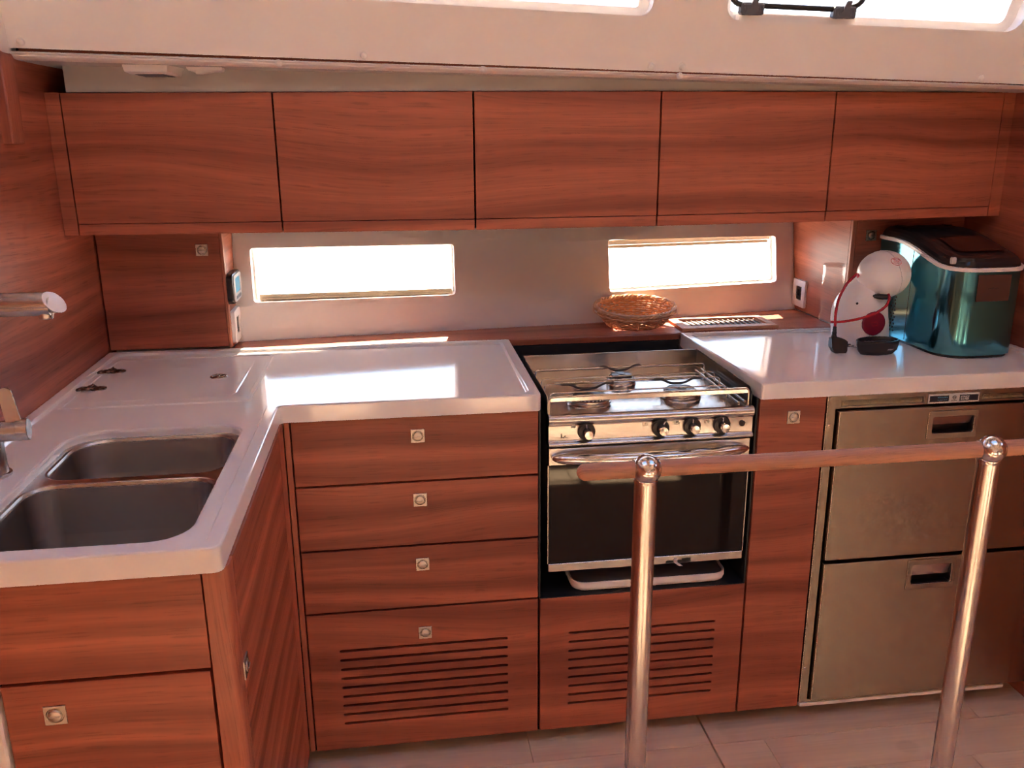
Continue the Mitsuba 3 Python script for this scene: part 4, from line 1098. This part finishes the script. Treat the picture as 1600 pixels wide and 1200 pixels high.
part(lk, 'tab', bx(1.0440, 1.0560, 0.166, 0.178, 1.1265, 1.1430, 0.002), 'print_grey', 'small grey tab')
part(t, 'badge', hull([(x, y, z) for x in (1.100, 1.186) for z in (1.038, 1.103) for y in (0.1405, 0.1375)]), 'badge', 'brown badge on the front', smooth=False)
part(t, 'badge_mark', tube(smooth_path([(1.128 + k * .0045, 0.1371, 1.069 + (.0022 if k % 2 else -.0008)) for k in range(7)], 4), 0.0005, 5), 'black_plastic')
part(t, 'seam', tube([(1.0372, 0.318, ZT + .012), (1.0372, 0.318, 1.142)], 0.0007, 6), 'black_plastic')
part(t, 'vent_hole', cat([xform(lathe([(0.0, -.0005), (0.0029, -.0005), (0.0029, .0004), (0.0, .0004)], 12), np.array([[0, 0, -1, 1.0373], [1, 0, 0, y + (.004 if k % 2 else 0)], [0, 1, 0, 0.918 + k * .0092], [0, 0, 0, 1.0]])) for k in range(11) for y in (0.374, 0.388)]), 'black_matt', smooth=False)

# ------------------------------------------------------------------ handrail on two posts in the foreground
t = thing('handrail', 'round wooden handrail on two polished steel posts in the foreground', 'handrail')
RY, RZ = -0.55, 0.933
u = np.concatenate([np.array([0.0, 0.0012, 0.003, 0.006, 0.0095, 0.0135]), [0.05]])
rr = np.concatenate([0.0135 * np.sqrt(np.clip(1 - (1 - u[:6] / .0135) ** 2, 0.02, 1)), [0.0135]])
part(t, 'rail', cat([tube(np.column_stack([-0.032 + u, np.full(7, RY), np.full(7, RZ)]), rr, 28), tube([(0.0175, RY, RZ), (1.335, RY, RZ), (1.342, RY, RZ)], [0.0135, 0.0135, 0.009], 28)]), 'rail_wood')
for x in (0.0785, 0.6625, 1.2465):
    pk = part(t, 'post', lathe([(0.0, 0.0005), (0.045, 0.0005), (0.045, 0.004), (0.020, 0.008), (0.0180, 0.010), (0.0180, RZ - .018), (0.0, RZ - .018)], 40, (x, RY, 0)), 'polished')
    bl = trimesh.creation.icosphere(subdivisions=4, radius=0.0232)
    bl.apply_translation((x, RY - .004, RZ + .001))
    part(pk, 'ball', bl, 'chrome', 'polished ball joint', smooth=True)
    fc = trimesh.creation.icosphere(subdivisions=3, radius=0.0165)
    fc.apply_translation((x + .003, RY - .0085, RZ - .002))
    part(pk, 'collar', cat([lathe([(0.0185, RZ - .023), (0.0190, RZ - .021), (0.0190, RZ - .017), (0.0175, RZ - .015)], 36, (x, RY, 0)), tube([(x - .020, RY, RZ), (x + .020, RY, RZ)], 0.0152, 28)]), 'chrome')

# ------------------------------------------------------------------ small fittings under and on the coachroof
t = thing('deck_fitting', 'white box-shaped fitting under the side deck, above the first overhead locker', 'fitting')
z0 = z_edge(-0.80) - .026 * lip_k(-0.80)
part(t, 'housing', hull([(-0.846, 0.245, z0), (-0.754, 0.245, z0), (-0.846, 0.340, z0), (-0.740, 0.340, z0), (-0.843, 0.248, z0 - .014), (-0.757, 0.248, z0 - .014), (-0.836, 0.256, z0 - .018), (-0.762, 0.256, z0 - .018), (-0.828, 0.335, z0 - .019), (-0.748, 0.335, z0 - .019)]), 'white_plastic', smooth=False)
part(t, 'recess', hull([(-0.826, 0.262, z0 - .0183), (-0.770, 0.262, z0 - .0183), (-0.820, 0.330, z0 - .0193), (-0.758, 0.330, z0 - .0193), (-0.826, 0.262, z0 - .0195), (-0.770, 0.262, z0 - .0195), (-0.820, 0.330, z0 - .0203), (-0.758, 0.330, z0 - .0203)]), 'grey_rubber', smooth=False)
z1 = z_edge(-0.68) - .026 * lip_k(-0.68)
obj('deck_cleat', cat([hull([(-0.722, 0.268, z1), (-0.647, 0.268, z1), (-0.722, 0.310, z1), (-0.647, 0.310, z1), (-0.718, 0.270, z1 - .007), (-0.648, 0.270, z1 - .007), (-0.705, 0.300, z1 - .010), (-0.650, 0.300, z1 - .009)]), hull([(-0.703, 0.272, z1 - .007), (-0.665, 0.272, z1 - .007), (-0.703, 0.300, z1 - .015), (-0.690, 0.272, z1 - .0135), (-0.703, 0.272, z1 - .0140), (-0.665, 0.300, z1 - .009)])]), 'white_plastic', 'small white wedge fitting under the side deck, right of the box-shaped one', 'fitting', smooth=False)
dome = [(0.0080, 0.0), (0.0077, 0.0036), (0.0058, 0.0066), (0.0026, 0.0078), (0.0, 0.0081)]
for x, dz, txt in ((-1.020, 0.012, 'at the far left end of the coachroof edge'), (-0.343, 0.010, 'above the second overhead locker'), (0.284, 0.010, 'left one of the pair above the middle locker'),
               (0.356, 0.011, 'right one of the pair above the fourth locker'), (1.085, 0.010, 'at the far right end of the coachroof edge')):
    z = z_edge(x) + dz
    m_ = xform(lathe(dome, 20), rot(90 + 11, [1, 0, 0]))
    m_.apply_translation((x, coach_y(z), z))
    obj('screw_cap', m_, 'white_plastic', 'round pale screw cap ' + txt, 'screw cap', 'screw caps on the coachroof edge')
for x, txt in ((-0.52, 'above the join of the first two lockers'), (-0.090, 'above the middle locker'), (0.350, 'below the right pair of caps')):
    m_ = xform(lathe(dome, 20), rot(125, [1, 0, 0]))
    m_.apply_translation((x, 0.2045, z_edge(x) - .0145 * lip_k(x)))
    obj('lip_cap', m_, 'white_plastic', 'tiny pale cap on the rounded lip ' + txt, 'screw cap', 'caps on the lip under the coachroof edge')
t = thing('window_handle', 'dark grey bar handle with two clamps on the right coachroof window', 'handle')
hy = coach_y(1.695) + .002
def hp_(x, z, o=0.0):
    return (x, coach_y(z) + .002 + o, z)
part(t, 'bar', tube(bend([hp_(0.440, 1.745, .01), hp_(0.462, 1.706), hp_(0.500, 1.7045), hp_(0.715, 1.698), hp_(0.752, 1.709), hp_(0.770, 1.750, .01)], 0.03, 7), 0.0058, 14), 'black_plastic')
for x, z in ((0.500, 1.699), (0.714, 1.6935)):
    kk = part(t, 'clamp', xform(cat([bx(-.0265, .0265, -.0105, .012, -.0135, .0115, 0.0035)] + [bx(s - .0009, s + .0009, -.0118, -.0095, -.010, .009, 0.0003) for s in (-.020, -.015, .013, .018, .022)]), np.array([[1, 0, 0, x], [0, 1, -.2, hy], [0, 0.2, 1, z], [0, 0, 0, 1.0]])), 'grey_rubber')
    part(kk, 'lever', hull([(x - .010, hy - .012, z - .004), (x + .006, hy - .012, z - .004), (x + .000, hy - .016, z + .020), (x + .012, hy - .016, z + .020), (x - .010, hy - .008, z - .004), (x + .006, hy - .008, z - .004), (x, hy - .010, z + .020), (x + .012, hy - .010, z + .020)]), 'grey_rubber', smooth=False)

part('window_4', 'sash', hull([(x, coach_y(z) + o, z) for x, zz in ((0.478, 0.0), (0.752, -0.0085)) for z in (1.6745 + zz, 1.6905 + zz) for o in (0.012, 0.034)]), 'white_plastic', smooth=False)
